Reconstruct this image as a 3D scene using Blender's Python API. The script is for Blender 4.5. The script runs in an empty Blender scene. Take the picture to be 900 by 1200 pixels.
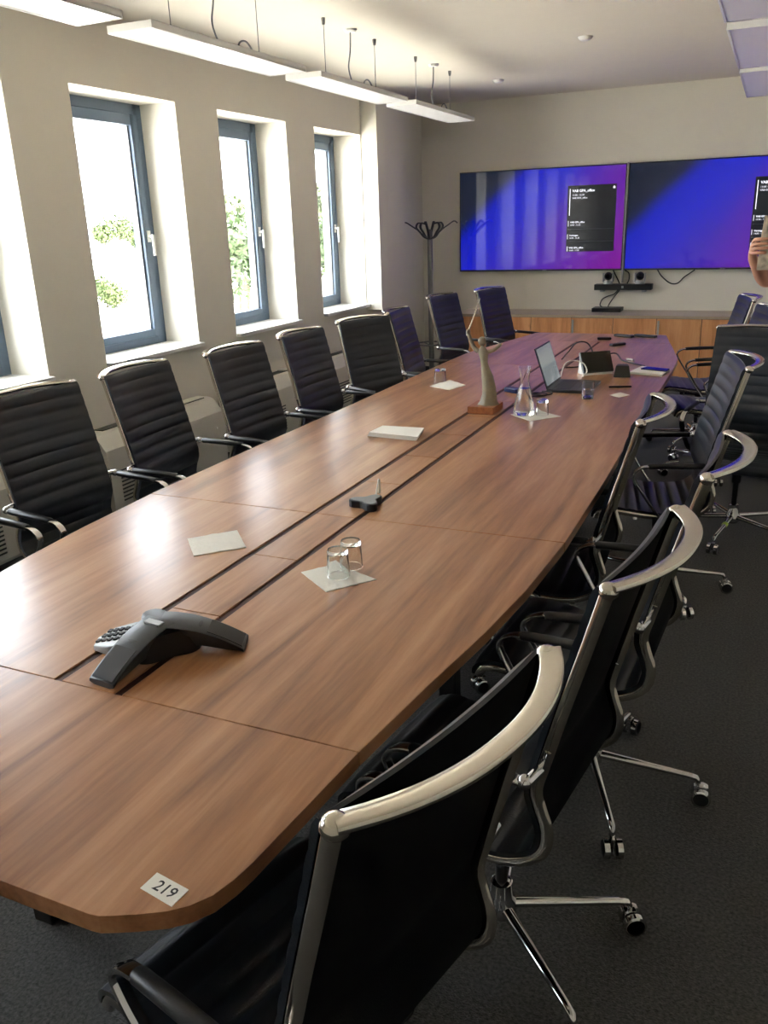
import bpy, bmesh, math, random
from mathutils import Vector, Matrix
random.seed(7)
scene = bpy.context.scene
COL = scene.collection
PI = math.pi

# ------------------------------------------------------------ camera
cd = bpy.data.cameras.new('camera'); cam = bpy.data.objects.new('camera', cd); COL.objects.link(cam)
cd.sensor_fit = 'VERTICAL'; cd.sensor_height = 36.0; cd.sensor_width = 36.0
cd.lens = 982.44 / 1200 * 36.0
cr = Vector((0.91328911, 0.40599115, -0.03277483)); cu = Vector((-0.10391123, 0.3100415, 0.94502737)); cf = Vector((-0.3938343, 0.85967753, -0.32534457))
M = Matrix.Identity(4)
for i in range(3):
    M[i][0] = cr[i]; M[i][1] = cu[i]; M[i][2] = -cf[i]
M[2][3] = 1.6
cam.matrix_world = M
cd.clip_start = 0.05; cd.clip_end = 500
scene.camera = cam

# ------------------------------------------------------------ world, sun, exposure
w = bpy.data.worlds.new('sky'); scene.world = w; w.use_nodes = True
bg = w.node_tree.nodes['Background']; bg.inputs[0].default_value = (0.86, 0.93, 1.0, 1); bg.inputs[1].default_value = 4.5
sd = bpy.data.lights.new('sun_offscreen', 'SUN'); sd.energy = 17.0; sd.angle = 0.01; sd.color = (1.0, 0.96, 0.90)
sun = bpy.data.objects.new('sun_offscreen', sd); COL.objects.link(sun)
sun.rotation_euler = Vector((-0.42, -0.35, -0.84)).to_track_quat('-Z', 'Y').to_euler()
vs = scene.view_settings
vs.view_transform = 'Standard'; vs.look = 'None'; vs.gamma = 1.0; vs.use_curve_mapping = False
vs.exposure = 1.95

# ------------------------------------------------------------ materials
def lin(c):
    def f(v):
        v /= 255.0
        return v / 12.92 if v <= 0.04045 else ((v + 0.055) / 1.055) ** 2.4
    return (f(c[0]), f(c[1]), f(c[2]), 1.0)

def mat(name, rgb, rough=0.5, metal=0.0, coat=0.0, bump=0.0, bscale=200.0, var=0.0, vscale=8.0, spec=0.5, sheen=0.0):
    m = bpy.data.materials.new(name); m.use_nodes = True
    nt = m.node_tree; b = nt.nodes['Principled BSDF']
    c = lin(rgb)
    b.inputs['Base Color'].default_value = c
    b.inputs['Roughness'].default_value = rough; b.inputs['Metallic'].default_value = metal
    b.inputs['Coat Weight'].default_value = coat; b.inputs['Specular IOR Level'].default_value = spec
    b.inputs['Sheen Weight'].default_value = sheen
    tc = nt.nodes.new('ShaderNodeTexCoord')
    if var > 0:
        n = nt.nodes.new('ShaderNodeTexNoise'); n.inputs['Scale'].default_value = vscale; n.inputs['Detail'].default_value = 6
        nt.links.new(tc.outputs['Object'], n.inputs['Vector'])
        r = nt.nodes.new('ShaderNodeValToRGB')
        r.color_ramp.elements[0].position = 0.3; r.color_ramp.elements[1].position = 0.7
        r.color_ramp.elements[0].color = (c[0]*(1-var), c[1]*(1-var), c[2]*(1-var), 1)
        r.color_ramp.elements[1].color = (c[0]*(1+var), c[1]*(1+var), c[2]*(1+var), 1)
        nt.links.new(n.outputs['Fac'], r.inputs['Fac']); nt.links.new(r.outputs['Color'], b.inputs['Base Color'])
    if bump > 0:
        n2 = nt.nodes.new('ShaderNodeTexNoise'); n2.inputs['Scale'].default_value = bscale; n2.inputs['Detail'].default_value = 4
        nt.links.new(tc.outputs['Object'], n2.inputs['Vector'])
        bp = nt.nodes.new('ShaderNodeBump'); bp.inputs['Strength'].default_value = bump; bp.inputs['Distance'].default_value = 0.004
        nt.links.new(n2.outputs['Fac'], bp.inputs['Height']); nt.links.new(bp.outputs['Normal'], b.inputs['Normal'])
    return m

def wood_mat(name, c1, c2, c3, rough, scale=1.0, rot=0.0, coat=0.0, axis='Y', bump=0.05):
    m = bpy.data.materials.new(name); m.use_nodes = True
    nt = m.node_tree; b = nt.nodes['Principled BSDF']; N = nt.nodes.new; L = nt.links.new
    tc = N('ShaderNodeTexCoord'); oi = N('ShaderNodeObjectInfo')
    add = N('ShaderNodeVectorMath'); add.operation = 'MULTIPLY_ADD'
    cmb = N('ShaderNodeCombineXYZ')
    for k in range(3): L(oi.outputs['Random'], cmb.inputs[k])
    add.inputs[1].default_value = (0.4, 0.9, 0.0)
    L(cmb.outputs[0], add.inputs[0]); L(tc.outputs['Object'], add.inputs[2])
    mp = N('ShaderNodeMapping')
    sc = {'Y': (5.0, 0.36, 5.0), 'Z': (5.0, 5.0, 0.5), 'X': (0.5, 5.0, 5.0)}[axis]
    mp.inputs['Scale'].default_value = tuple(s * scale for s in sc); mp.inputs['Rotation'].default_value = (0, 0, rot)
    L(add.outputs[0], mp.inputs['Vector'])
    n1 = N('ShaderNodeTexNoise'); n1.inputs['Scale'].default_value = 1.6; n1.inputs['Detail'].default_value = 5; n1.inputs['Distortion'].default_value = 1.2
    L(mp.outputs[0], n1.inputs['Vector'])
    mp2 = N('ShaderNodeMapping'); mp2.inputs['Scale'].default_value = (9, 9, 9)
    L(mp.outputs[0], mp2.inputs['Vector'])
    n2 = N('ShaderNodeTexNoise'); n2.inputs['Scale'].default_value = 2.0; n2.inputs['Detail'].default_value = 3
    L(mp2.outputs[0], n2.inputs['Vector'])
    mx = N('ShaderNodeMath'); mx.operation = 'MULTIPLY_ADD'; mx.inputs[1].default_value = 0.35
    L(n2.outputs['Fac'], mx.inputs[0]); L(n1.outputs['Fac'], mx.inputs[2])
    r = N('ShaderNodeValToRGB'); e = r.color_ramp.elements
    e[0].position = 0.45; e[0].color = lin(c1); e[1].position = 0.92; e[1].color = lin(c3)
    k = e.new(0.66); k.color = lin(c2)
    L(mx.outputs[0], r.inputs['Fac']); L(r.outputs['Color'], b.inputs['Base Color'])
    b.inputs['Roughness'].default_value = rough; b.inputs['Coat Weight'].default_value = coat; b.inputs['Coat Roughness'].default_value = 0.2
    bp = N('ShaderNodeBump'); bp.inputs['Strength'].default_value = bump; bp.inputs['Distance'].default_value = 0.003
    L(n2.outputs['Fac'], bp.inputs['Height']); L(bp.outputs['Normal'], b.inputs['Normal'])
    return m

def glass_mat(name, tint=(1, 1, 1), ior=1.45, refl=1.0):
    m = bpy.data.materials.new(name); m.use_nodes = True
    nt = m.node_tree; nt.nodes.clear(); N = nt.nodes.new; L = nt.links.new
    o = N('ShaderNodeOutputMaterial'); t = N('ShaderNodeBsdfTransparent'); g = N('ShaderNodeBsdfGlossy'); f = N('ShaderNodeLayerWeight'); x = N('ShaderNodeMixShader')
    t.inputs[0].default_value = (*tint, 1); g.inputs['Roughness'].default_value = 0.02
    pw = N('ShaderNodeMath'); pw.operation = 'POWER'; pw.inputs[1].default_value = 5.0
    ma = N('ShaderNodeMath'); ma.operation = 'MULTIPLY_ADD'; ma.inputs[1].default_value = 0.9; ma.inputs[2].default_value = 0.03
    L(f.outputs['Facing'], pw.inputs[0]); L(pw.outputs[0], ma.inputs[0])
    L(ma.outputs[0], x.inputs[0]); L(t.outputs[0], x.inputs[1]); L(g.outputs[0], x.inputs[2]); L(x.outputs[0], o.inputs[0])
    return m

def clear_glass(name, ior=1.45, color=(0.97, 0.99, 0.98)):
    m = bpy.data.materials.new(name); m.use_nodes = True
    b = m.node_tree.nodes['Principled BSDF']
    b.inputs['Base Color'].default_value = (*color, 1); b.inputs['Roughness'].default_value = 0.01
    b.inputs['Transmission Weight'].default_value = 1.0; b.inputs['IOR'].default_value = ior
    return m

def emit_mat(name, rgb, strength, rough=0.2):
    m = mat(name, (10, 10, 12), rough)
    b = m.node_tree.nodes['Principled BSDF']
    b.inputs['Emission Color'].default_value = lin(rgb); b.inputs['Emission Strength'].default_value = strength
    return m

MT = {}
MT['wall'] = mat('wall_paint', (226, 221, 208), 0.85, bump=0.05, bscale=120, var=0.01)
MT['wall_back'] = MT['wall']
MT['ceil'] = mat('ceiling_paint', (228, 221, 206), 0.9, bump=0.03, bscale=90, var=0.01)
MT['reveal'] = MT['wall']
MT['sill'] = mat('sill_stone', (232, 231, 226), 0.35, var=0.02, vscale=30)
MT['frame'] = mat('window_frame_blue_grey', (98, 116, 136), 0.4)
MT['white_plastic'] = mat('white_plastic', (235, 235, 230), 0.35)
MT['pane'] = glass_mat('window_glass')
MT['chrome'] = mat('polished_aluminium', (214, 208, 196), 0.12, 1.0)
MT['chrome2'] = mat('chrome', (205, 205, 205), 0.06, 1.0)
MT['leather'] = mat('black_leather', (25, 32, 41), 0.32, bump=0.12, bscale=260, spec=0.6)
MT['backcloth'] = mat('black_backing_cloth', (12, 12, 14), 0.9, bump=0.2, bscale=500, spec=0.08)
MT['sleeve'] = mat('black_arm_sleeve', (30, 31, 34), 0.42, bump=0.1, bscale=300)
MT['black'] = mat('black_plastic', (18, 18, 20), 0.4)
MT['gloss_black'] = mat('gloss_black', (9, 10, 12), 0.08)
MT['dark_grey'] = mat('dark_grey_plastic', (52, 55, 58), 0.38, bump=0.06, bscale=400)
MT['mid_grey'] = mat('mid_grey_plastic', (112, 116, 118), 0.4)
MT['silver'] = mat('silver_plastic', (165, 168, 168), 0.35, 0.2)
MT['steel_grey'] = mat('grey_painted_steel', (120, 120, 118), 0.4, 0.5)
MT['grey_plastic_dark'] = mat('coat_hook_grey', (66, 66, 66), 0.4)
MT['table'] = wood_mat('walnut_table', (126, 82, 54), (163, 113, 76), (189, 143, 105), 0.28, 1.0, coat=0.04, bump=0.03)
for _m in (MT['table'],): _m.node_tree.nodes['Principled BSDF'].inputs['Specular IOR Level'].default_value = 0.42
MT['table_edge'] = wood_mat('walnut_edge', (105, 60, 34), (133, 82, 50), (156, 102, 66), 0.38)
MT['channel'] = mat('dark_channel', (58, 26, 18), 0.6)
MT['cab'] = wood_mat('cabinet_walnut', (188, 124, 76), (214, 150, 98), (228, 170, 118), 0.4, 0.8, axis='Z', bump=0.02)
MT['cab_top'] = mat('cabinet_top', (176, 160, 138), 0.35, var=0.03)
MT['carpet'] = mat('carpet_charcoal', (68, 67, 64), 0.95, bump=1.0, bscale=230, var=0.62, vscale=120, sheen=0.1)
MT['lamp'] = mat('lamp_white', (240, 240, 238), 0.35)
MT['unit'] = mat('convector_enamel', (196, 192, 180), 0.45)
MT['unit_dark'] = mat('convector_slot', (60, 60, 56), 0.6)
MT['paper'] = mat('paper_white', (236, 234, 226), 0.8, bump=0.3, bscale=30)
MT['napkin'] = mat('napkin_white', (232, 229, 220), 0.85, bump=0.8, bscale=40)
MT['ink'] = mat('ink_black', (25, 25, 28), 0.7)
MT['glass'] = clear_glass('drinking_glass')
MT['water'] = clear_glass('water', 1.33, (0.98, 0.99, 1.0))
MT['stone'] = mat('figurine_stone', (140, 128, 106), 0.55, var=0.12, vscale=30, bump=0.3, bscale=60)
MT['blade'] = mat('figurine_rod', (176, 164, 142), 0.35, 0.3)
MT['plinth'] = wood_mat('plinth_wood', (130, 72, 40), (160, 96, 56), (178, 112, 68), 0.4, 3.0)
MT['white_cable'] = mat('white_cable', (228, 226, 220), 0.45)
MT['black_cable'] = mat('black_cable', (28, 26, 26), 0.5)
MT['blue'] = mat('blue_plastic', (28, 38, 92), 0.45)
MT['skin'] = mat('skin', (206, 150, 122), 0.5, var=0.06, vscale=25)
MT['hair'] = mat('brown_hair', (62, 44, 32), 0.6, bump=0.6, bscale=150)
MT['shirt'] = mat('navy_shirt', (38, 46, 66), 0.8, bump=0.2, bscale=200)
MT['trousers'] = mat('grey_trousers', (62, 62, 66), 0.85)
MT['shoe'] = mat('black_shoe', (22, 20, 20), 0.4)
MT['print'] = mat('printed_page', (196, 184, 162), 0.7, var=0.5, vscale=26)
MT['yellow'] = mat('yellow_green_tape', (150, 170, 50), 0.6)
MT['leaf1'] = mat('leaf_green', (56, 76, 36), 0.6, var=0.25, vscale=3)
MT['leaf2'] = mat('leaf_olive', (70, 84, 40), 0.6, var=0.25, vscale=3)
MT['bark'] = mat('bark', (92, 76, 60), 0.9)
MT['paving'] = mat('pale_paving', (214, 210, 202), 0.9, var=0.05, vscale=0.5)
MT['fence'] = mat('fence_grey', (150, 160, 155), 0.6)
MT['glow_gray'] = emit_mat('laptop_display', (120, 126, 128), 0.25, 0.12)
MT['text'] = emit_mat('screen_text', (245, 245, 255), 0.45)

def screen_mat():
    m = bpy.data.materials.new('display_gradient'); m.use_nodes = True
    nt = m.node_tree; b = nt.nodes['Principled BSDF']; N = nt.nodes.new; L = nt.links.new
    b.inputs['Base Color'].default_value = (0.012, 0.012, 0.016, 1); b.inputs['Roughness'].default_value = 0.05
    tc = N('ShaderNodeTexCoord'); sp = N('ShaderNodeSeparateXYZ'); L(tc.outputs['Generated'], sp.inputs[0])
    # diagonal coordinate: dark upper-left corner to blue
    n = N('ShaderNodeTexNoise'); n.inputs['Scale'].default_value = 1.6; n.inputs['Detail'].default_value = 1; L(tc.outputs['Generated'], n.inputs['Vector'])
    def math_(op, a, bb, c=None):
        k = N('ShaderNodeMath'); k.operation = op
        for i, v in enumerate((a, bb, c)):
            if v is None: continue
            if isinstance(v, (int, float)): k.inputs[i].default_value = v
            else: L(v, k.inputs[i])
        return k.outputs[0]
    d1 = math_('MULTIPLY_ADD', sp.outputs['Z'], -0.62, sp.outputs['X'])
    d1 = math_('MULTIPLY_ADD', n.outputs['Fac'], 0.12, d1)
    r1 = N('ShaderNodeValToRGB'); e = r1.color_ramp.elements
    e[0].position = 0.0; e[0].color = lin((16, 30, 52)); e[1].position = 0.62; e[1].color = lin((64, 44, 192))
    k = e.new(0.06); k.color = lin((18, 34, 78)); k = e.new(0.17); k.color = lin((14, 32, 205)); k = e.new(0.36); k.color = lin((34, 40, 212))
    d0 = math_('ADD', d1, 0.28); L(d0, r1.inputs['Fac'])
    d2 = math_('MULTIPLY_ADD', sp.outputs['Z'], -0.35, sp.outputs['X'])
    r2 = N('ShaderNodeValToRGB'); e2 = r2.color_ramp.elements
    e2[0].position = 0.35; e2[0].color = (0, 0, 0, 1); e2[1].position = 0.95; e2[1].color = (1, 1, 1, 1)
    L(d2, r2.inputs['Fac'])
    mx = N('ShaderNodeMix'); mx.data_type = 'RGBA'
    L(r2.outputs['Color'], mx.inputs[0]); L(r1.outputs['Color'], mx.inputs[6]); mx.inputs[7].default_value = lin((134, 30, 160))
    L(mx.outputs[2], b.inputs['Emission Color']); b.inputs['Emission Strength'].default_value = 0.205
    return m
MT['screen'] = screen_mat()

# ------------------------------------------------------------ mesh helpers
class MB:
    def __init__(s): s.v = []; s.f = []; s.m = []; s.cur = 0
    def add(s, vs, fs):
        o = len(s.v); s.v += [tuple(v) for v in vs]
        for f in fs: s.f.append(tuple(o + i for i in f)); s.m.append(s.cur)
        return s
    def box(s, x0, x1, y0, y1, z0, z1):
        vs = [(x0, y0, z0), (x1, y0, z0), (x1, y1, z0), (x0, y1, z0), (x0, y0, z1), (x1, y0, z1), (x1, y1, z1), (x0, y1, z1)]
        return s.add(vs, [(0, 3, 2, 1), (4, 5, 6, 7), (0, 1, 5, 4), (1, 2, 6, 5), (2, 3, 7, 6), (3, 0, 4, 7)])
    def prism(s, pts, z0, z1):
        n = len(pts)
        return s.add([(p[0], p[1], z0) for p in pts] + [(p[0], p[1], z1) for p in pts],
                     [tuple(range(n))[::-1], tuple(range(n, 2 * n))] + [(i, (i + 1) % n, n + (i + 1) % n, n + i) for i in range(n)])
    def lathe(s, prof, c=(0, 0, 0), n=24, close=False):
        vs = []; fs = []
        for r, z in prof:
            for i in range(n):
                a = 2 * PI * i / n; vs.append((c[0] + r * math.cos(a), c[1] + r * math.sin(a), c[2] + z))
        k = len(prof)
        for j in range(k - 1 + (1 if close else 0)):
            j2 = (j + 1) % k
            for i in range(n):
                i2 = (i + 1) % n; fs.append((j * n + i, j * n + i2, j2 * n + i2, j2 * n + i))
        if not close:
            if prof[0][0] > 1e-6: fs.append(tuple(range(n))[::-1])
            if prof[-1][0] > 1e-6: fs.append(tuple((k - 1) * n + i for i in range(n)))
        return s.add(vs, fs)
    def sweep(s, path, sec, ref=None, caps=True, closed=False):
        """path: Vectors; sec: list of (a,b) or function(i)->list; a along side vector, b along normal"""
        P = [Vector(p) for p in path]; n = len(P); vs = []; fs = []; k = None; prev = None
        for i in range(n):
            if closed: t = (P[(i + 1) % n] - P[i - 1])
            else: t = P[min(i + 1, n - 1)] - P[max(i - 1, 0)]
            t.normalize()
            if ref is not None: side = Vector(ref)
            else:
                if prev is None:
                    side = Vector((0, 0, 1)).cross(t)
                    if side.length < 1e-3: side = Vector((1, 0, 0))
                else: side = prev
            side = side - t * side.dot(t)
            side.normalize(); prev = side
            nor = t.cross(side)
            sc = sec(i) if callable(sec) else sec
            k = len(sc)
            for a, b in sc: vs.append(P[i] + side * a + nor * b)
        for i in range(n - 1 + (1 if closed else 0)):
            i2 = (i + 1) % n
            for j in range(k):
                j2 = (j + 1) % k; fs.append((i * k + j, i * k + j2, i2 * k + j2, i2 * k + j))
        if caps and not closed:
            fs.append(tuple(range(k))[::-1]); fs.append(tuple((n - 1) * k + j for j in range(k)))
        return s.add(vs, fs)
    def tube(s, path, r, n=10, **kw):
        if callable(r): return s.sweep(path, lambda i: ell(r(i), r(i), n), **kw)
        return s.sweep(path, ell(r, r, n), **kw)
    def sphere(s, c, r, sc=(1, 1, 1), nu=16, nv=10):
        prof = [(r * math.sin(PI * j / nv), -r * math.cos(PI * j / nv)) for j in range(nv + 1)]
        vs = []; fs = []
        for a, z in prof:
            for i in range(nu):
                t = 2 * PI * i / nu; vs.append((c[0] + sc[0] * a * math.cos(t), c[1] + sc[1] * a * math.sin(t), c[2] + sc[2] * z))
        for j in range(nv):
            for i in range(nu):
                i2 = (i + 1) % nu; fs.append((j * nu + i, j * nu + i2, (j + 1) * nu + i2, (j + 1) * nu + i))
        return s.add(vs, fs)
    def mesh(s, name, mats, smooth=35, bevel=0.0, seg=2):
        me = bpy.data.meshes.new(name)
        me.from_pydata(s.v, [], s.f)
        if not isinstance(mats, (list, tuple)): mats = [mats]
        for mm in mats: me.materials.append(MT[mm] if isinstance(mm, str) else mm)
        for p, mi in zip(me.polygons, s.m): p.material_index = mi
        bm = bmesh.new(); bm.from_mesh(me)
        bmesh.ops.remove_doubles(bm, verts=bm.verts, dist=1e-6)
        bmesh.ops.recalc_face_normals(bm, faces=bm.faces)
        if bevel > 0:
            es = [e for e in bm.edges if len(e.link_faces) == 2 and e.calc_face_angle(0) > 0.5]
            bmesh.ops.bevel(bm, geom=es, offset=bevel, segments=seg, affect='EDGES', profile=0.5, clamp_overlap=True)
        bm.to_mesh(me); bm.free()
        if bevel > 0 and smooth: smooth = min(smooth, 15)     # keep large faces flat next to their bevels
        if smooth:
            for p in me.polygons: p.use_smooth = True
            me.set_sharp_from_angle(angle=math.radians(smooth))
        return me
    def build(s, name, mats, parent=None, smooth=35, bevel=0.0, seg=2):
        o = bpy.data.objects.new(name, s.mesh(name, mats, smooth, bevel, seg)); COL.objects.link(o)
        if parent is not None: o.parent = parent
        return o

def ell(a, b, n=10): return [(a * math.cos(2 * PI * i / n), b * math.sin(2 * PI * i / n)) for i in range(n)]
def rrect(a, b, r, n=3):
    out = []
    for cx, cy, t0 in ((a - r, b - r, 0), (-a + r, b - r, PI / 2), (-a + r, -b + r, PI), (a - r, -b + r, 1.5 * PI)):
        for i in range(n + 1):
            t = t0 + PI / 2 * i / n; out.append((cx + r * math.cos(t), cy + r * math.sin(t)))
    return out
def catmull(P, k=6, closed=False):
    P = [Vector(p) for p in P]; out = []; n = len(P)
    for i in range(n if closed else n - 1):
        if closed: p0, p1, p2, p3 = P[i - 1], P[i], P[(i + 1) % n], P[(i + 2) % n]
        else: p0, p1, p2, p3 = P[max(i - 1, 0)], P[i], P[i + 1], P[min(i + 2, n - 1)]
        for j in range(k):
            t = j / k
            out.append(0.5 * ((2 * p1) + (-p0 + p2) * t + (2 * p0 - 5 * p1 + 4 * p2 - p3) * t * t + (-p0 + 3 * p1 - 3 * p2 + p3) * t ** 3))
    if not closed: out.append(P[-1])
    return out
def smoothstep(a, b, x):
    t = max(0, min(1, (x - a) / (b - a))); return t * t * (3 - 2 * t)

def tag(o, label=None, cat=None, group=None, kind=None):
    if label: o['label'] = label
    if cat: o['category'] = cat
    if group: o['group'] = group
    if kind: o['kind'] = kind
    return o
def empty(name, loc=(0, 0, 0), rz=0.0):
    o = bpy.data.objects.new(name, None); COL.objects.link(o); o.location = loc; o.rotation_euler = (0, 0, rz); o.empty_display_size = 0.1
    return o
def struct(o): o['kind'] = 'structure'; return o
def inst(me, name, parent=None, loc=(0, 0, 0), rot=(0, 0, 0)):
    o = bpy.data.objects.new(name, me); COL.objects.link(o); o.location = loc; o.rotation_euler = rot
    if parent is not None: o.parent = parent
    return o
def text_mesh(body, size, material, name, parent=None, matrix=None, align='LEFT', bold=0.0):
    cu_ = bpy.data.curves.new('t', 'FONT'); cu_.body = body; cu_.size = size; cu_.align_x = align; cu_.offset = bold; cu_.resolution_u = 2
    to = bpy.data.objects.new('t', cu_); COL.objects.link(to)
    bpy.context.view_layer.update()
    dg = bpy.context.evaluated_depsgraph_get()
    me = bpy.data.meshes.new_from_object(to.evaluated_get(dg)); me.name = name
    bpy.data.objects.remove(to)
    me.materials.clear(); me.materials.append(MT[material])
    o = bpy.data.objects.new(name, me); COL.objects.link(o)
    if parent is not None: o.parent = parent
    if matrix is not None: o.matrix_local = matrix
    return o

# ------------------------------------------------------------ room shell
XL, XR, YB, D, ZC = -3.46, 1.75, -1.6, 8.8, 2.72
TH = 0.42
struct(MB().box(XL - TH, XR + .2, YB - .2, D + .2, -0.25, 0.0).build('floor', 'carpet', smooth=0))
struct(MB().box(XL - TH, XR + .2, YB - .2, D + .2, ZC, ZC + 0.25).build('ceiling', 'ceil', smooth=0))
struct(MB().box(XL - TH, XR + .2, D, D + .2, 0, ZC).build('wall_back', 'wall_back', smooth=0))
struct(MB().box(XR, XR + .2, YB, D, 0, ZC).build('wall_right', 'wall', smooth=0))
struct(MB().box(XL - TH, XR + .2, YB - .2, YB, 0, ZC).build('wall_front', 'wall', smooth=0))
ZS, ZT = 0.865, 2.352
wins = [(-0.24, 0.66), (1.10, 2.0), (2.44, 3.34), (3.778, 4.684), (5.124, 6.025), (6.459, 7.328)]
wb = MB()
ys = [YB] + [v for ab in wins for v in ab] + [D]
for i in range(0, len(ys), 2): wb.box(XL - TH, XL, ys[i], ys[i + 1], ZS, ZT)
wb.box(XL - TH, XL, YB, D, 0, ZS); wb.box(XL - TH, XL, YB, D, ZT, ZC)
struct(wb.build('wall_left', 'wall', smooth=0))
XF = XL - 0.27            # window frame's inner face
for i, (a, b) in enumerate(wins):
    o = MB()
    # fixed frame
    fw = 0.075
    o.box(XF - .07, XF, a, a + fw, ZS, ZT); o.box(XF - .07, XF, b - fw, b, ZS, ZT)
    o.box(XF - .07, XF, a + fw, b - fw, ZS, ZS + .085); o.box(XF - .07, XF, a + fw, b - fw, ZT - fw, ZT)
    wo = struct(o.build('window_%d' % (i + 1), 'frame', bevel=.003))
    s = MB(); sw = 0.065; a2, b2, z0, z1 = a + fw - .012, b - fw + .012, ZS + .072, ZT - fw + .012
    s.box(XF - .065, XF + .014, a2, a2 + sw, z0, z1); s.box(XF - .065, XF + .014, b2 - sw, b2, z0, z1)
    s.box(XF - .065, XF + .014, a2 + sw, b2 - sw, z0, z0 + sw - .015); s.box(XF - .065, XF + .014, a2 + sw, b2 - sw, z1 - sw, z1)
    s.build('window_sash', 'frame', wo, bevel=.004)
    g = MB()
    gs = 0.012
    g.box(XF - .05, XF - .008, a2 + sw, a2 + sw + gs, z0 + sw - .015, z1 - sw); g.box(XF - .05, XF - .008, b2 - sw - gs, b2 - sw, z0 + sw - .015, z1 - sw)
    g.build('glazing_bead', 'steel_grey', wo)
    MB().box(XF - .038, XF - .032, a2 + sw, b2 - sw, z0 + sw - .015, z1 - sw).build('pane', 'pane', wo, smooth=0)
    h = MB(); hy = b2 - .02; hz = 1.57
    h.box(XF + .014, XF + .022, hy - .014, hy + .014, hz - .035, hz + .035)
    h.tube([(XF + .02, hy, hz), (XF + .05, hy, hz)], .009)
    h.sweep([(XF + .05, hy, hz + .012), (XF + .05, hy, hz - .12)], rrect(.010, .006, .003), ref=(0, 1, 0))
    tag(h.build('window_handle', 'white_plastic', wo, bevel=.001), 'white lever handle')
    # reveal lining (white plaster) and sill board
    r = MB()
    r.box(XF, XL - .0, a, a + .004, ZS, ZT); r.box(XF, XL, b - .004, b, ZS, ZT); r.box(XF, XL, a + .004, b - .004, ZT - .004, ZT)
    r.build('reveal_lining', 'reveal', wo, smooth=0)
    MB().box(XF, XL + .045, a, b, ZS, ZS + .025).build('window_sill', 'sill', wo, bevel=.004)
# pilaster by the last window, ends at sill height
struct(MB().box(XL, XL + .155, 7.332, 7.93, ZS - .03, ZC).build('trim_1', 'reveal', smooth=0))
struct(MB().box(XL, XL + .012, YB, D, 0, .07).build('baseboard_left', 'dark_grey', smooth=0))
struct(MB().box(XL + .012, XR, D - .012, D, 0, .07).build('baseboard_back', 'dark_grey', smooth=0))

# ------------------------------------------------------------ conference table
CX, TZ, TT = -1.172, 0.74, 0.03
hwp = [(.637, .425), (.639, .440), (.646, .456), (.660, .485), (.680, .520), (.700, .543), (.728, .562), (.765, .573), (.80, .579), (1.094, .606), (1.353, .640), (1.6, .676), (1.85, .702), (2.2, .720), (2.8, .720), (3.65, .706), (4.4, .703), (5.1, .700), (5.5, .690), (5.62, .675), (6.0, .610), (6.3, .556), (6.63, .499), (6.66, .488), (6.675, .465)]
def hw(y):
    if y <= hwp[0][0]: return hwp[0][1]
    for (a, ha), (b, hb) in zip(hwp, hwp[1:]):
        if y <= b:
            t = (y - a) / (b - a); return ha + (hb - ha) * t
    return hwp[-1][1]
table = empty('conference_table', (CX, 3.65, 0))
tag(table, 'long boat-shaped walnut conference table with a central cable strip', 'table')
OFF = Vector((-CX, -3.65, 0))
def tb(mb, name, m, **kw):
    mb.v = [tuple(Vector(v) + OFF) for v in mb.v]
    return mb.build(name, m, table, **kw)
XS1a, XS1b, XS2a, XS2b = -1.259, -1.239, -1.104, -1.084
def ylist(y0, y1):
    s = sorted({y0, y1} | {a for a, _ in hwp if y0 < a < y1} | {y0 + (y1 - y0) * i / 6 for i in range(7)})
    return s
G = 0.0012
Yend0, Yend1 = 1.096, 6.216
# end panels
for y0, y1 in ((.637, Yend0 - G), (Yend1 + G, 6.675)):
    yl = ylist(y0, y1)
    tb(MB().prism([(CX + hw(y), y) for y in yl] + [(CX - hw(y), y) for y in yl[::-1]], TZ - TT, TZ), 'end_panel', 'table', bevel=.0025)
seams = [Yend0, 2.193, 5.119, Yend1]
for y0, y1 in zip(seams, seams[1:]):
    yl = ylist(y0 + G, y1 - G)
    tb(MB().prism([(CX + hw(y), y) for y in yl] + [(XS2b, yl[-1]), (XS2b, yl[0])], TZ - TT, TZ), 'top_panel', 'table', bevel=.0018)
    tb(MB().prism([(XS1a, yl[0]), (XS1a, yl[-1])] + [(CX - hw(y), y) for y in yl[::-1]], TZ - TT, TZ), 'top_panel', 'table', bevel=.0018)
nf = 14
for i in range(nf):
    y0 = Yend0 + (Yend1 - Yend0) * i / nf; y1 = Yend0 + (Yend1 - Yend0) * (i + 1) / nf
    tb(MB().box(XS1b, XS2a, y0 + G, y1 - G, TZ - .022, TZ), 'strip_flap', 'table', bevel=.0015)
tb(MB().box(XS1a - .01, XS2b + .01, Yend0 - .01, Yend1 + .01, TZ - .12, TZ - .045), 'cable_channel', 'channel', smooth=0)
for xa, xb in ((XS1a, XS1b), (XS2a, XS2b)):  # slot shade put in as added dark strips, hiding the lit panel walls
    tb(MB().box(xa, xb, Yend0, Yend1, TZ - .045, TZ - .004), 'slot_shade_strip', 'channel', smooth=0)
tb(MB().box(CX - .30, CX + .30, .95, 6.35, TZ - .075, TZ - TT - .0005), 'under_frame', 'black', smooth=0)
for y in (1.15, 2.4, 3.65, 4.9, 6.15):
    for sx in (-1, 1):
        tb(MB().box(CX + sx * .30 - .03, CX + sx * .30 + .03, y - .03, y + .03, 0.0, TZ - .076), 'leg', 'black', bevel=.004)

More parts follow.
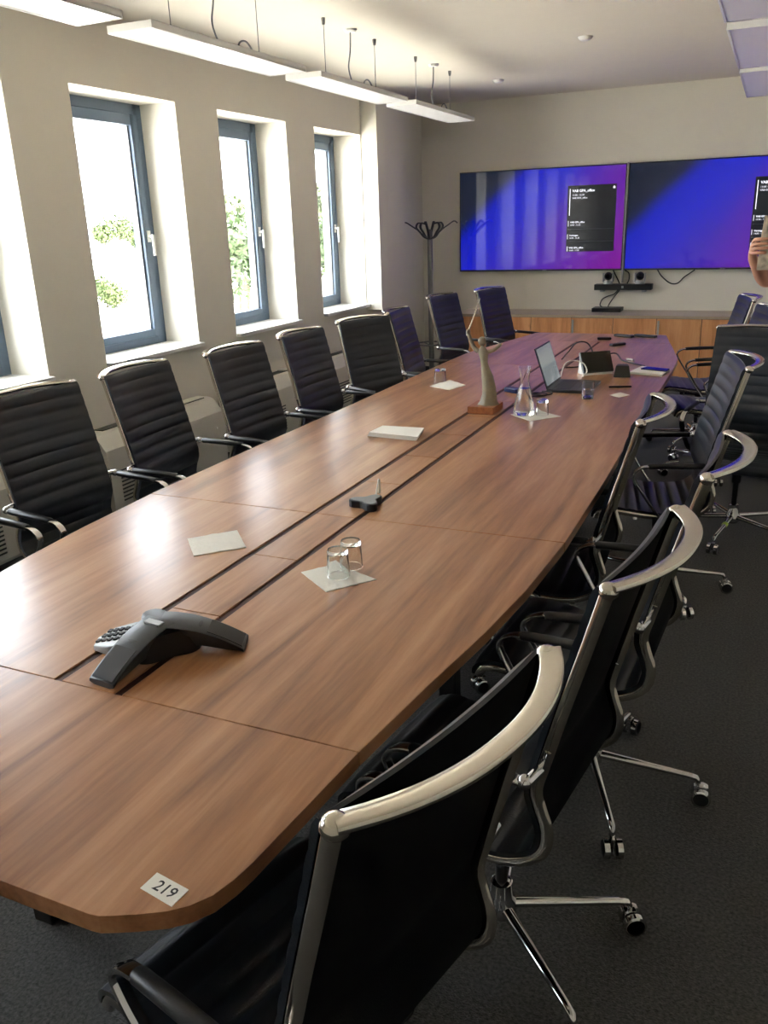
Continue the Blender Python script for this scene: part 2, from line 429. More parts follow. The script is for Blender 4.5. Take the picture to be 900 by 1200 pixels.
# ------------------------------------------------------------ chairs
prof = catmull([(-.268, 1.04, 0), (-.236, .92, 0), (-.203, .80, 0), (-.172, .68, 0), (-.158, .62, 0), (-.168, .58, 0), (-.182, .535, 0), (-.174, .485, 0), (-.135, .45, 0), (-.07, .430, 0),
                (.05, .430, 0), (.15, .442, 0), (.22, .449, 0), (.258, .440, 0), (.272, .415, 0)], 12)
prof = [(p.x, p.y) for p in prof]
def resample(pts, step):
    d = [0.0]
    for a, b in zip(pts, pts[1:]): d.append(d[-1] + math.hypot(b[0] - a[0], b[1] - a[1]))
    n = int(d[-1] / step); out = []; j = 0
    for i in range(n + 1):
        s_ = d[-1] * i / n
        while j < len(d) - 2 and d[j + 1] < s_: j += 1
        t = (s_ - d[j]) / (d[j + 1] - d[j]); out.append((pts[j][0] + (pts[j + 1][0] - pts[j][0]) * t, pts[j][1] + (pts[j + 1][1] - pts[j][1]) * t))
    return out, d[-1]
RP, RL = resample(prof, 0.0062)
RS = RL / (len(RP) - 1)
split = min(range(len(RP)), key=lambda i: abs(RP[i][1] - .50) + (9 if RP[i][0] > -.1 else 0))
def pad_mesh(i0, i1, name, sag):
    mb = MB(); nx = 8; W = .222; rows = []
    idx = list(range(i0, i1 + 1)); pitch = .0485
    def nrm(i):
        a = RP[max(i - 1, 0)]; b = RP[min(i + 1, len(RP) - 1)]
        t = Vector((b[0] - a[0], b[1] - a[1])); t.normalize()
        return Vector((-t.y, t.x))          # forward / up side of the sling
    vs = []; fs = []
    nc = nx + 1
    for side in (0, 1):
        for i in idx:
            n = nrm(i); ph = (i * RS) / pitch
            rib = abs(math.sin(PI * ph)) ** 0.4
            endf = min(1, min(i - i0, i1 - i) / 2.5 + .15) if (i - i0 < 3 and i0 == 0) or (i1 - i < 3 and i1 == len(RP) - 1) else 1
            for j in range(nc):
                u = -1 + 2 * j / nx; e = 1 - abs(u) ** 8
                off = .016 + (.002 + .009 * rib * (.35 + .65 * e)) * endf if side == 0 else .010
                sg = -sag * (1 - u * u) * smoothstep(.50, .72, RP[i][1])
                vs.append((u * W, RP[i][0] + n.x * off + sg, RP[i][1] + n.y * off))
    R = len(idx); o2 = R * nc
    for i in range(R - 1):
        for j in range(nx):
            a = i * nc + j; fs.append((a, a + 1, a + nc + 1, a + nc))
    k1 = len(fs)
    for i in range(R - 1):
        for j in range(nx):
            a = o2 + i * nc + j; fs.append((a, a + nc, a + nc + 1, a + 1))
    k2 = len(fs)
    for i in range(R - 1):
        for j in (0, nx):
            a = i * nc + j; fs.append((a, a + nc, o2 + a + nc, o2 + a))
    for j in range(nx):
        for i in (0, R - 1):
            a = i * nc + j; fs.append((a, a + 1, o2 + a + 1, o2 + a))
    mb.v = vs; mb.f = fs; mb.m = [1 if k1 <= q < k2 else 0 for q in range(len(fs))]
    return mb.mesh(name, ['leather', 'backcloth'], smooth=50)
# normal check: forward side must be +y for the back
CH = {}
CH['backrest'] = pad_mesh(0, split, 'backrest', .016)
CH['seat'] = pad_mesh(split, len(RP) - 1, 'seat', 0)
RX = .214
def rail(sx):
    mb = MB(); pts = [(sx * RX, p[0], p[1]) for p in RP[::3]] + [(sx * RX, RP[-1][0], RP[-1][1])]
    mb.sweep(pts, ell(.0095, .0135, 12), ref=(1, 0, 0)); return mb.mesh('side_rail', 'chrome')
CH['rail-1'] = rail(-1); CH['rail1'] = rail(1)
def headbar():
    mb = MB(); pts = []
    n = 28
    for i in range(n + 1):
        u = -1 + 2 * i / n
        bow = .068 * (1 - abs(u) ** 2.2)
        pts.append((u * (RX + .003), -.272 - bow, 1.043 + .004 * (1 - u * u)))
    def sec(i):                                     # flat band, slightly tilted outward
        c, s_ = math.cos(.16), math.sin(.16)
        return [(a * c + b * s_, -a * s_ + b * c) for a, b in rrect(.0058, .0168, .004, 3)]
    mb.sweep(pts, sec, ref=(0, 0, 1))
    for sx in (-1, 1): mb.sphere((sx * RX, -.270, 1.037), .0175, (1, 1, .85), 12, 8)
    return mb.mesh('head_bar', 'chrome')
CH['headbar'] = headbar()
AX = .262
def arm(sx):
    mb = MB()
    p = catmull([(sx * AX, -.15, .664), (sx * AX, -.05, .661), (sx * AX, .05, .657), (sx * AX, .10, .650), (sx * AX, .128, .628), (sx * AX, .126, .60), (sx * (AX - .004), .09, .54), (sx * (AX - .02), .04, .465), (sx * (RX + .012), .018, .438)], 5)
    mb.sweep(p, rrect(.0125, .0055, .004, 2), ref=(1, 0, 0))
    mb.tube([(sx * RX, -.168, .668), (sx * (AX + .004), -.16, .666)], .0105, 12)
    mb.tube([(sx * RX, -.172, .672), (sx * (RX + .006), -.182, .712)], lambda i: .010 - .003 * i, 10)
    mb.sphere((sx * AX, -.156, .665), .0145, (1, 1, 1), 12, 8)
    return mb.mesh('armrest', 'chrome2')
def armpad(sx):
    mb = MB()
    p = [(sx * AX, -.140, .664), (sx * AX, -.133, .6635), (sx * AX, .0, .660), (sx * AX, .070, .656), (sx * AX, .077, .6555)]
    rr = [.011, .0148, .0148, .0142, .011]
    mb.sweep(p, lambda i: ell(rr[i], rr[i] * .8, 12), ref=(1, 0, 0)); return mb.mesh('arm_pad', 'sleeve', smooth=60)
for sx in (-1, 1): CH['arm%d' % sx] = arm(sx); CH['pad%d' % sx] = armpad(sx)
def spreader():
    mb = MB()
    for y in (-.09, .11):
        p = catmull([(-RX, y, .425), (-.12, y, .405), (0, y, .398), (.12, y, .405), (RX, y, .425)], 5)
        mb.sweep(p, rrect(.008, .012, .004, 2), ref=(0, 1, 0))
    return mb.mesh('seat_spreader', 'chrome2')
CH['spreader'] = spreader()
CH['mech'] = MB().box(-.055, .055, -.11, .13, .375, .400).mesh('tilt_mechanism', 'black', bevel=.008)
CH['lift'] = MB().lathe([(.0, .12), (.014, .12), (.014, .30), (.022, .30), (.022, .40), (0, .40)], n=20).mesh('gas_lift', 'black')
CH['hub'] = MB().lathe([(0, .072), (.026, .072), (.034, .082), (.034, .118), (.027, .128), (.025, .168), (.018, .172), (0, .172)], n=24).mesh('base_hub', 'chrome2')
def legm():
    mb = MB(); p = [(0.020, 0, .106), (.10, 0, .100), (.20, 0, .092), (.275, 0, .086), (.296, 0, .082), (.304, 0, .070), (.305, 0, .058)]
    a = [.0145, .0135, .0115, .0100, .0098, .008, .006]
    mb.sweep(p, lambda i: ell(a[i], a[i] * .85, 10), ref=(0, 1, 0)); return mb.mesh('base_leg', 'chrome2', smooth=50)
CH['leg'] = legm()
def castm():
    mb = MB(); r = .027
    # twin wheels with bright hood, axis along local y
    for sy in (-1, 1):
        pf = [(0, .006), (r * .72, .006), (r, .010), (r, .024), (r * .80, .0265), (r * .78, .0245), (0, .0245)]
        n = 20; vs = []; fs = []
        for q, (rad, h) in enumerate(pf):
            for i in range(n):
                t = 2 * PI * i / n; vs.append((.305 + rad * math.cos(t) + .008, sy * h, r + rad * math.sin(t)))
        for q in range(len(pf) - 1):
            mb.cur = 1 if q in (1, 2, 3) else 0
            mb.add(vs[q * n:(q + 2) * n], [(i, (i + 1) % n, n + (i + 1) % n, n + i) for i in range(n)])
    mb.cur = 1
    mb.box(.292, .318, -.007, .007, .022, .058)
    return mb.mesh('caster', ['black', 'chrome2'])
CH['cast'] = castm()

def chair(x, y, yaw, label, dz=0.0, base=0.0, tape=False):
    c = empty('conference_chair', (x, y, 0), math.radians(yaw - 90))
    tag(c, label, 'chair', 'black ribbed conference chairs around the table')
    for k, n in (('backrest', 'backrest'), ('seat', 'seat'), ('rail-1', 'side_rail'), ('rail1', 'side_rail'), ('headbar', 'head_bar'), ('spreader', 'seat_spreader'), ('mech', 'tilt_mechanism'), ('lift', 'gas_lift')):
        inst(CH[k], n, c, (0, 0, dz if k != 'lift' else min(dz, 0)))
    for sx in (-1, 1):
        a = inst(CH['arm%d' % sx], 'armrest', c, (0, 0, dz)); inst(CH['pad%d' % sx], 'arm_pad', a)
    inst(CH['hub'], 'base_hub', c)
    for k in range(5):
        l = inst(CH['leg'], 'base_leg', c, (0, 0, 0), (0, 0, math.radians(base - (yaw - 90) + 72 * k)))
        inst(CH['cast'], 'caster', l)
        if tape and k == 0:
            MB().sweep([(.12, 0, .0985), (.145, 0, .0962)], ell(.0142, .0122, 12), ref=(0, 1, 0)).build('tape_band', 'yellow', l)
    return c
W_ = 'black ribbed window-side chair '
R_ = 'black ribbed aisle-side chair '
chair(-2.335, 1.70, -4, W_ + 'with only one arm showing beside the table', base=0)
chair(-2.262, 2.30, -5, W_ + 'standing in front of a wall pier, broad back', base=36)
chair(-2.216, 2.895, 3, W_ + 'level with the flat napkin that holds no glass', base=0)
chair(-2.12, 3.49, -3, W_ + 'between two visible convector ends', base=36)
chair(-2.10, 4.13, -1.5, W_ + 'level with the folded white papers', base=0)
chair(-2.05, 4.72, -19, W_ + 'turned away from the displays, below the last sill', base=36)
chair(-2.03, 5.37, 6, W_ + 'seen narrow behind the turned chair', base=0)
chair(-2.135, 6.45, -9, W_ + 'in front of the coat rack pole', base=30)
chair(-1.925, 7.02, -14, W_ + 'at the table corner before the cabinets', base=0)
chair(-.543, .876, 164.7, R_ + 'at the table corner with the 219 sticker', base=60)
chair(-.423, 1.50, 172, R_ + 'level with the conference phone, second along the table', base=27)
chair(-.345, 2.155, 177, R_ + 'pulled out, behind the two upturned glasses', base=4)
chair(-.592, 2.76, 182, R_ + 'tucked tightly to the table edge', dz=-.03, base=11)
chair(-.35, 3.64, 191, R_ + 'showing its glossy ribbed front, near the carafe', dz=-.01, base=14)
chair(-.06, 4.47, 260, 'black ribbed chair turned out into the aisle, yellow tape on its base', dz=-.01, base=257, tape=True)
chair(-.25, 5.63, 196, R_ + 'directly below the raised hand with the paper', base=140)
chair(-.40, 6.33, 192, R_ + 'at the far end next to the cabinets', base=104)

# ------------------------------------------------------------ back wall: cabinets, displays, shelf
CY, CZ = 8.30, .705
cab_edges = [-2.93 + .795 * i for i in range(6)]
names_ = ['in the corner behind the window-side chairs', 'under the left display with a bar handle', 'under the black equipment shelf', 'under the right display behind the aisle chairs', 'at the end hidden behind the aisle chairs']
for i in range(5):
    x0, x1 = cab_edges[i], cab_edges[i + 1]
    c = empty('low_cabinet', ((x0 + x1) / 2, (CY + D) / 2, 0))
    tag(c, 'low walnut two-door cabinet ' + names_[i], 'cabinet', 'low cabinets along the display wall')
    def lb(mb, name, m, par=None, **kw):
        o = Vector((-(x0 + x1) / 2, -(CY + D) / 2, 0)); mb.v = [tuple(Vector(v) + o) for v in mb.v]
        return mb.build(name, m, par or c, **kw)
    lb(MB().box(x0 + .001, x1 - .001, CY + .02, D - .014, .06, CZ - .026), 'body', 'channel', smooth=0)
    lb(MB().box(x0 + .001, x1 - .001, CY + .06, D - .05, 0, .06), 'plinth', 'black', smooth=0)
    xm = (x0 + x1) / 2
    for k, (a, b) in enumerate(((x0 + .003, xm - .003), (xm + .003, x1 - .003))):
        d = lb(MB().box(a, b, CY, CY + .0195, .075, CZ - .03), 'door', 'cab', bevel=.0015)
        if k == 1:
            h = MB(); h.box(a + .008, a + .026, CY - .024, CY - .016, .50, CZ - .045)
            for z in (.52, CZ - .065): h.box(a + .012, a + .022, CY - .017, CY, z, z + .012)
            tag(lb(h, 'handle', 'silver', d, bevel=.001), 'silver bar handle')
        if k == 1:
            lk = MB(); lk.box(b - .022, b - .006, CY - .012, CY, .575, .605)
            lb(lk, 'lock', 'cab', d, bevel=.003)
wt = MB().box(cab_edges[0] - .01, cab_edges[-1] + .01, CY - .012, D - .001, CZ - .025, CZ).build('cabinet_worktop', 'cab_top', bevel=.002)
tag(wt, 'long beige worktop lying on the low walnut cabinets', 'worktop')

TW, TVH, TVZ = 1.666, .972, 2.062
def display(x0, label, panel=True):
    t = empty('wall_display', (x0 + TW / 2, D, TVZ - TVH))
    tag(t, label, 'screen', 'wall displays')
    def lb(mb, name, m, par=None, **kw):
        o = Vector((-(x0 + TW / 2), -D, -(TVZ - TVH))); mb.v = [tuple(Vector(v) + o) for v in mb.v]
        return mb.build(name, m, par or t, **kw)
    z0, z1, x1 = TVZ - TVH, TVZ, x0 + TW
    lb(MB().box(x0 + .02, x1 - .02, D - .05, D - .002, z0 + .02, z1 - .02), 'housing', 'black', smooth=0)
    b = MB(); e = .010
    b.box(x0, x1, D - .062, D - .045, z0, z0 + .016); b.box(x0, x1, D - .062, D - .045, z1 - e, z1)
    b.box(x0, x0 + e, D - .062, D - .045, z0 + .016, z1 - e); b.box(x1 - e, x1, D - .062, D - .045, z0 + .016, z1 - e)
    lb(b, 'bezel', 'dark_grey', bevel=.002)
    lb(MB().box(x0 + e, x1 - e, D - .056, D - .050, z0 + .016, z1 - e), 'screen', 'screen', smooth=0)
    lb(MB().box(x0 + TW / 2 + .05, x0 + TW / 2 + .09, D - .064, D - .060, z0 + .003, z0 + .011), 'badge', 'silver', smooth=0)
    px0, px1, pz0, pz1 = x0 + 1.112, x0 + 1.580, 1.272, 1.887
    pn = lb(MB().box(px0, px1, D - .0572, D - .0562, pz0, pz1), 'schedule_panel', emit_mat('panel_dark', (22, 24, 30), .35, .12), smooth=0)
    yy = D - .0580
    def bar(xa, xb, za, zb):
        lb(MB().box(xa, xb, yy, yy + .0007, za, zb), 'accent_bar', 'text', pn, smooth=0)
    bar(px0 + .020, px0 + .026, pz1 - .275, pz1 - .03)
    bar(px0 + .014, px0 + .018, pz1 - .375, pz1 - .325); bar(px0 + .010, px0 + .014, pz1 - .495, pz1 - .45); bar(px0 + .010, px0 + .016, pz0 + .005, pz0 + .05)
    def txt(s, size, x, z, bold=0):
        mtx = Matrix.Translation(Vector((x - (x0 + TW / 2), yy - D, z - (TVZ - TVH)))) @ Matrix.Rotation(PI / 2, 4, 'X')
        text_mesh(s, size, 'text', 'lettering', pn, mtx, bold=bold)
    txt('VAB GPA_office', .032, px0 + .045, pz1 - .060, .0006)
    txt('11:00 - 12:30', .022, px0 + .045, pz1 - .095)
    txt('VAB GPA_office', .022, px0 + .045, pz1 - .122)
    txt('VAB GPA_office', .021, px0 + .034, pz1 - .345, .0004); txt('13:00 - 13:30', .019, px0 + .034, pz1 - .370)
    txt('Vortragen', .021, px0 + .030, pz1 - .468, .0004); txt('14:00 - 15:30', .019, px0 + .030, pz1 - .492)
    txt('VAB GPA_office', .021, px0 + .030, pz0 + .030, .0004); txt('16:00 - 17:30', .019, px0 + .030, pz0 + .006)
    k = MB(); k.prism([(px1 - .034, pz1 - .04), (px1 - .014, pz1 - .04), (px1 - .014, pz1 - .027), (px1 - .024, pz1 - .016), (px1 - .034, pz1 - .027)], 0, .0007)
    k.v = [(a, yy + c_, b_) for a, b_, c_ in k.v]
    lb(k, 'lock_icon', 'text', pn, smooth=0)
    for za in (pz1 - .405, pz1 - .52): lb(MB().box(px0 + .01, px1 - .01, yy + .0003, yy + .0007, za, za + .002), 'divider_line', 'mid_grey', pn, smooth=0)
    return t
display(-3.023, 'large wall display left of the silver cable duct, blue and violet screen')
display(-1.338, 'large wall display right of the silver cable duct, partly behind the raised hand')
dct = MB().box(-1.352, -1.342, D - .075, D - .001, .97, 2.07).build('cable_duct', 'silver', bevel=.002)
tag(dct, 'slim silver vertical cable duct between the two displays', 'cable duct')
# equipment shelf, cameras, box, cables
sh = empty('sound_bar', (-1.33, D, .905)); tag(sh, 'black sound bar shelf fixed to the wall under the displays', 'sound bar')
MB().box(-.275, .275, -.11, -.001, 0, .055).build('body', 'black', sh, bevel=.004)
for sx in (-.2, .2): MB().box(sx - .02, sx + .02, -.09, -.01, -.02, 0).build('bracket', 'silver', sh, bevel=.002)
MB().box(-.01, .01, -.113, -.108, .018, .04).build('status_badge', 'silver', sh)
for x, lab in ((-1.48, 'small silver and black pan camera on the sound bar, left of the duct'), (-1.175, 'small silver and black pan camera on the sound bar, right of the duct')):
    c = empty('pan_camera', (x, D - .058, .96)); tag(c, lab, 'camera', 'pan cameras')
    MB().lathe([(0, 0), (.045, 0), (.047, .012), (.040, .03), (0, .03)], n=20).build('base', 'silver', c)
    for sx in (-1, 1): MB().box(sx * .045 - .006, sx * .045 + .006, -.03, .03, .02, .105).build('yoke_arm', 'silver', c, bevel=.004)
    MB().sphere((0, 0, .075), .039, (1, 1, 1), 20, 12).build('head', 'black', c)
    MB().lathe([(0, .0), (.022, 0), (.024, .01), (.018, .012), (0, .008)], n=18).build('lens', 'gloss_black', c).matrix_local = Matrix.Translation((0, -.034, .078)) @ Matrix.Rotation(PI / 2, 4, 'X')
bx = MB().box(-1.595, -1.315, D - .24, D - .06, CZ, CZ + .038).build('network_box', 'black', bevel=.004)
tag(bx, 'flat black electronics box standing on the cabinet worktop', 'electronics')
def cable(name, pts, r, m, label, k=8, cat='cable'):
    o = MB().tube(catmull(pts, k), r, 8).build(name, m, smooth=80)
    tag(o, label, cat); return o
cable('wall_cable', [(-1.02, D - .03, 1.09), (-.98, D - .02, 1.03), (-.90, D - .015, .965), (-.83, D - .015, .962), (-.77, D - .02, 1.02), (-.68, D - .03, 1.085)], .006, 'black_cable', 'dark cable sagging in a loop below the right display')
cable('wall_cable', [(-1.52, D - .10, CZ + .038), (-1.545, D - .07, .76), (-1.53, D - .04, .81), (-1.48, D - .03, .84), (-1.42, D - .03, .86), (-1.38, D - .04, .903)], .006, 'black_cable', 'dark cable curving from the network box up to the sound bar')
cable('wall_cable', [(-1.46, D - .10, CZ + .038), (-1.455, D - .06, .77), (-1.42, D - .03, .83), (-1.39, D - .03, .87), (-1.365, D - .04, .903)], .006, 'black_cable', 'second dark cable rising from the network box beside the first')
cable('wall_cable', [(-1.44, D - .03, 1.088), (-1.41, D - .02, 1.03), (-1.385, D - .02, .985), (-1.372, D - .03, .961)], .006, 'black_cable', 'short dark cable left of the duct above the sound bar')
cable('wall_cable', [(-1.33, D - .03, 1.088), (-1.29, D - .02, 1.06), (-1.285, D - .02, 1.0), (-1.30, D - .03, .961)], .006, 'black_cable', 'short dark cable right of the duct above the sound bar')

# coat rack
cr_ = empty('coat_rack', (-3.12, 8.12, 0)); tag(cr_, 'grey steel coat rack with curved hooks in the room corner', 'coat rack')
MB().lathe([(0, 0), (.19, 0), (.19, .012), (.05, .03), (0, .03)], n=32).build('base', 'steel_grey', cr_)
MB().lathe([(0, .03), (.026, .03), (.026, 1.50), (.02, 1.53), (0, 1.53)], n=20).build('pole', 'steel_grey', cr_)
rg = MB(); rg.tube([(.15 * math.cos(2 * PI * i / 32), .15 * math.sin(2 * PI * i / 32), .42) for i in range(32)], .008, 8, closed=True)
for i in range(3):
    t = 2 * PI * i / 3 + .4; rg.tube([(.02 * math.cos(t), .02 * math.sin(t), .40), (.15 * math.cos(t), .15 * math.sin(t), .42)], .006, 8)
rg.build('umbrella_ring', 'steel_grey', cr_)
for i in range(8):
    t = 2 * PI * i / 8 + .2
    hk = MB(); ca, sa = math.cos(t), math.sin(t)
    R0 = [(.022, 1.44), (.06, 1.47), (.12, 1.525), (.18, 1.565), (.24, 1.60), (.275, 1.58)] if i % 2 == 0 else [(.022, 1.44), (.07, 1.46), (.11, 1.50), (.16, 1.55), (.14, 1.59), (.10, 1.585)]
    hk.sweep(catmull([(r_ * ca, r_ * sa, z) for r_, z in R0], 6), rrect(.012, .006, .004, 2), ref=(-sa, ca, 0))
    hk.build('hook', 'grey_plastic_dark', cr_)

# ------------------------------------------------------------ convectors under the windows
labs = ['behind the camera end', 'by the near window', 'behind the broad turned chair', 'behind the second pair of chairs', 'behind the middle chairs', 'below the last window']
for i, (a, b) in enumerate(wins):
    if i == 0: continue
    y0, y1 = a - .32, b - .10
    c = empty('convector', (XL + .012, (y0 + y1) / 2, 0)); tag(c, 'beige wall convector unit ' + labs[i], 'convector', 'convectors under the windows')
    L = (y1 - y0) / 2; DP = .20
    body = MB(); pr = [(0, .10), (DP - .01, .10), (DP, .12), (DP, .40), (DP - .012, .455), (DP - .05, .505), (DP - .08, .535), (DP - .11, .545), (0, .545)]
    n = len(pr)
    body.add([(x, -L, z) for x, z in pr] + [(x, L, z) for x, z in pr], [tuple(range(n)), tuple(range(n, 2 * n))[::-1]] + [(k, (k + 1) % n, n + (k + 1) % n, n + k) for k in range(n)])
    body.build('casing', 'unit', c, bevel=.003)
    MB().box(.01, DP - .03, -L + .02, L - .02, 0.0, .10).build('plinth', 'unit_dark', c, smooth=0)
    MB().box(.03, DP - .105, -L + .10, L - .06, .5455, .550).build('top_louvre', 'unit_dark', c)
    lid = MB(); lid.box(.028, DP - .10, L - .35, L - .08, .5505, .556); lid.build('control_lid', 'unit', c, bevel=.001)
    for k in range(9):
        MB().box(DP, DP + .004, -L + .08, L - .55, .15 + .022 * k, .158 + .022 * k).build('grille_slat', 'unit_dark', c)
    for k in range(2):
        bt = MB().lathe([(0, 0), (.008, 0), (.008, .006), (0, .006)], n=12).build('screw_cap', 'white_plastic', c)
        bt.matrix_local = Matrix.Translation((DP, L - .10 - .30 * k, .36)) @ Matrix.Rotation(PI / 2, 4, 'Y')

# ------------------------------------------------------------ pendant lamps and ceiling discs
LZ, LW, LT = 2.375, .228, .030
def lamp(x0, y0, y1, label, cables=True):
    xc, yc = x0 + LW / 2, (y0 + y1) / 2; L = (y1 - y0) / 2
    c = empty('pendant_lamp', (xc, yc, LZ)); tag(c, label, 'lamp', 'slim white pendant lamps')
    b = MB(); e = .012
    b.box(-LW / 2, LW / 2, -L, -L + e, 0, LT); b.box(-LW / 2, LW / 2, L - e, L, 0, LT)
    b.box(-LW / 2, -LW / 2 + e, -L + e, L - e, 0, LT); b.box(LW / 2 - e, LW / 2, -L + e, L - e, 0, LT)
    b.box(-LW / 2 + e, LW / 2 - e, -L + e, L - e, LT - .006, LT - .001)
    b.build('frame', 'lamp', c, bevel=.002)
    MB().box(-LW / 2 + e, LW / 2 - e, -L + e, L - e, .002, .010).build('diffuser', 'lamp', c, smooth=0)
    h = ZC - LZ
    for yy in (-L * .56, L * .56):
        MB().tube([(0, yy, LT), (0, yy, h - .02)], .0022, 6).build('suspension_wire', 'steel_grey', c)
        MB().lathe([(0, 0), (.006, 0), (.006, .03), (.003, .04), (0, .04)], (0, yy, LT), 10).build('wire_clamp', 'steel_grey', c)
        MB().lathe([(0, h - .035), (.008, h - .035), (.012, h - .012), (.012, h), (0, h)], (0, yy, 0), 12).build('ceiling_anchor', 'steel_grey', c)
    MB().tube(catmull([(0, 0, h - .01), (.004, -.02, h - .12), (-.006, -.03, h - .22), (0, .02, LT + .002)], 8), .0045, 8).build('power_cord', 'mid_grey', c)
    MB().lathe([(0, h - .018), (.03, h - .018), (.04, h - .008), (.04, h), (0, h)], n=20).build('ceiling_rose', 'white_plastic', c)
    MB().tube(catmull([(0, .16, LT), (0, .18, LT + .05), (0, .24, LT + .065), (0, .30, LT + .03), (0, .32, LT)], 6), .0045, 8).build('looped_cord', 'mid_grey', c)
lx = -2.608
for (y0, y1), lab in zip([(.22, 1.50), (1.67, 2.95), (3.12, 4.40), (4.57, 5.82), (5.97, 7.26)], ['behind the camera', 'over the near window', 'over the second window', 'over the third window', 'ending before the coat rack']):
    lamp(lx, y0, y1, 'slim white pendant lamp in the window-side row, ' + lab)
for (y0, y1), lab in zip([(1.67, 2.95), (3.12, 4.40), (4.57, 5.80), (5.95, 7.22)], ['over the near chairs', 'third before the displays', 'second before the displays', 'closest to the display wall']):
    lamp(-.305, y0, y1, 'slim white pendant lamp in the aisle-side row, ' + lab)
for x, y, lab in ((-1.29, 6.264, 'small flat ceiling disc between the two lamp rows'), (-2.30, 7.656, 'small flat ceiling disc near the corner with the coat rack')):
    tag(MB().lathe([(0, -.022), (.03, -.022), (.045, -.012), (.05, 0), (0, 0)], (x, y, ZC), 24).build('ceiling_detector', 'white_plastic'), lab, 'detector', 'ceiling detectors')
# ---- part2

# ------------------------------------------------------------ things on the table
T = TZ
def slab(name, pts, z0, z1, m, label=None, cat=None, group=None, bevel=0.0, parent=None):
    cx = sum(p[0] for p in pts) / len(pts); cy = sum(p[1] for p in pts) / len(pts)
    o = MB().prism([(p[0] - cx, p[1] - cy) for p in pts], 0, z1 - z0).build(name, m, parent, bevel=bevel)
    o.location = (cx, cy, z0)
    return tag(o, label, cat, group)

def sheet(name, quad, z, m, label, cat, group=None, amp=.003, seed=1, thick=.0012):
    """crumpled napkin: subdivided quad with real thickness"""
    rnd = random.Random(seed); n = 8
    q = [Vector((p[0], p[1], 0)) for p in quad]; c = sum(q, Vector()) / 4
    vs = []; fs = []
    for i in range(n + 1):
        for j in range(n + 1):
            u, v = i / n, j / n
            p = (q[0] * (1 - u) + q[1] * u) * (1 - v) + (q[3] * (1 - u) + q[2] * u) * v - c
            h = amp * (.35 + .65 * rnd.random()) * (1.0 if 0 < i < n and 0 < j < n else .5) + (.4 * amp if (i == n // 2 or j == n // 2) else 0)
            vs.append((p.x, p.y, thick + h))
    o2 = len(vs); vs += [(x, y, 0) for x, y, z_ in vs]
    k = n + 1
    for i in range(n):
        for j in range(n):
            a = i * k + j; fs.append((a, a + k, a + k + 1, a + 1)); fs.append((o2 + a, o2 + a + 1, o2 + a + k + 1, o2 + a + k))
    for i in range(n):
        for a, b in ((i, i + 1), (n * k + i, n * k + i + 1), (i * k, (i + 1) * k), (i * k + n, (i + 1) * k + n)):
            fs.append((a, b, o2 + b, o2 + a))
    o = MB().add(vs, fs).build(name, m, smooth=60); o.location = (c.x, c.y, z)
    return tag(o, label, cat, group)

# number sticker
st = slab('number_sticker', [(-.709, .733), (-.647, .723), (-.650, .689), (-.712, .700)], T, T + .0008, 'paper', 'white paper sticker printed 219 at the table corner', 'sticker')
ang = math.atan2(-.010, .062)
text_mesh('219', .026, 'ink', 'lettering', st, Matrix.Translation((.001, -.0085, .00095)) @ Matrix.Rotation(ang, 4, 'Z'), 'CENTER', .0003)

sheet('napkin', [(-1.492, 1.862), (-1.392, 1.973), (-1.288, 1.861), (-1.392, 1.756)], T, 'napkin', 'flat white napkin lying alone with nothing on it', 'napkin', 'white paper napkins', .0035, 2)
sheet('napkin', [(-1.05, 1.756), (-.989, 1.835), (-.843, 1.780), (-.93, 1.668)], T, 'napkin', 'white napkin under the two upturned glasses', 'napkin', 'white paper napkins', .002, 3)
sheet('napkin', [(-1.045, 3.733), (-.967, 3.858), (-.815, 3.754), (-.925, 3.625)], T, 'napkin', 'white napkin under the water carafe', 'napkin', 'white paper napkins', .002, 4)
sheet('napkin', [(-1.665, 4.30), (-1.62, 4.50), (-1.484, 4.375), (-1.524, 4.225)], T, 'napkin', 'crumpled white napkin in front of the single glass by the window chairs', 'napkin', 'white paper napkins', .006, 5)

def tumbler(name, x, y, z, h, r, label, up=True, water=0.0):
    t = .0028; bt = .013
    c = empty(name, (x, y, z)); tag(c, label, 'glass', 'drinking glasses')
    if up: pf = [(0, 0), (r * .86, 0), (r * .9, .004), (r, h), (r - t, h), (r * .9 - t, bt), (0, bt)]
    else: pf = [(r, 0), (r * .9, h - .004), (r * .84, h), (0, h), (0, h - bt), (r * .9 - t, h - bt), (r - t, 0)]
    MB().lathe(pf, n=28, close=not up).build('glass_wall', 'glass', c, smooth=30)
    if water: MB().lathe([(0, bt + .0005), (r * .9 - t - .0003, bt + .0005), (r * .9 - t - .0003 + (r * .1) * water, h * water), (0, h * water)], n=28).build('water', 'water', c)
    return c
NZ = .0045
tumbler('water_glass', -.942, 1.762, T + NZ, .074, .030, 'upturned clear glass on the napkin, standing nearer the table corner', False)
tumbler('water_glass', -.938, 1.842 - .012, T + NZ, .074, .030, 'upturned clear glass on the napkin, standing nearer the black microphone', False)
tumbler('water_glass', -.902, 3.752, T + NZ, .070, .029, 'upturned clear glass on the napkin beside the carafe', False)
tumbler('water_glass', -1.667, 4.47, T, .072, .034, 'clear glass standing alone in front of the window chairs', False)
tumbler('water_glass', -.780, 4.19, T, .085, .033, 'upright clear glass of water beside the laptop', True, .55)

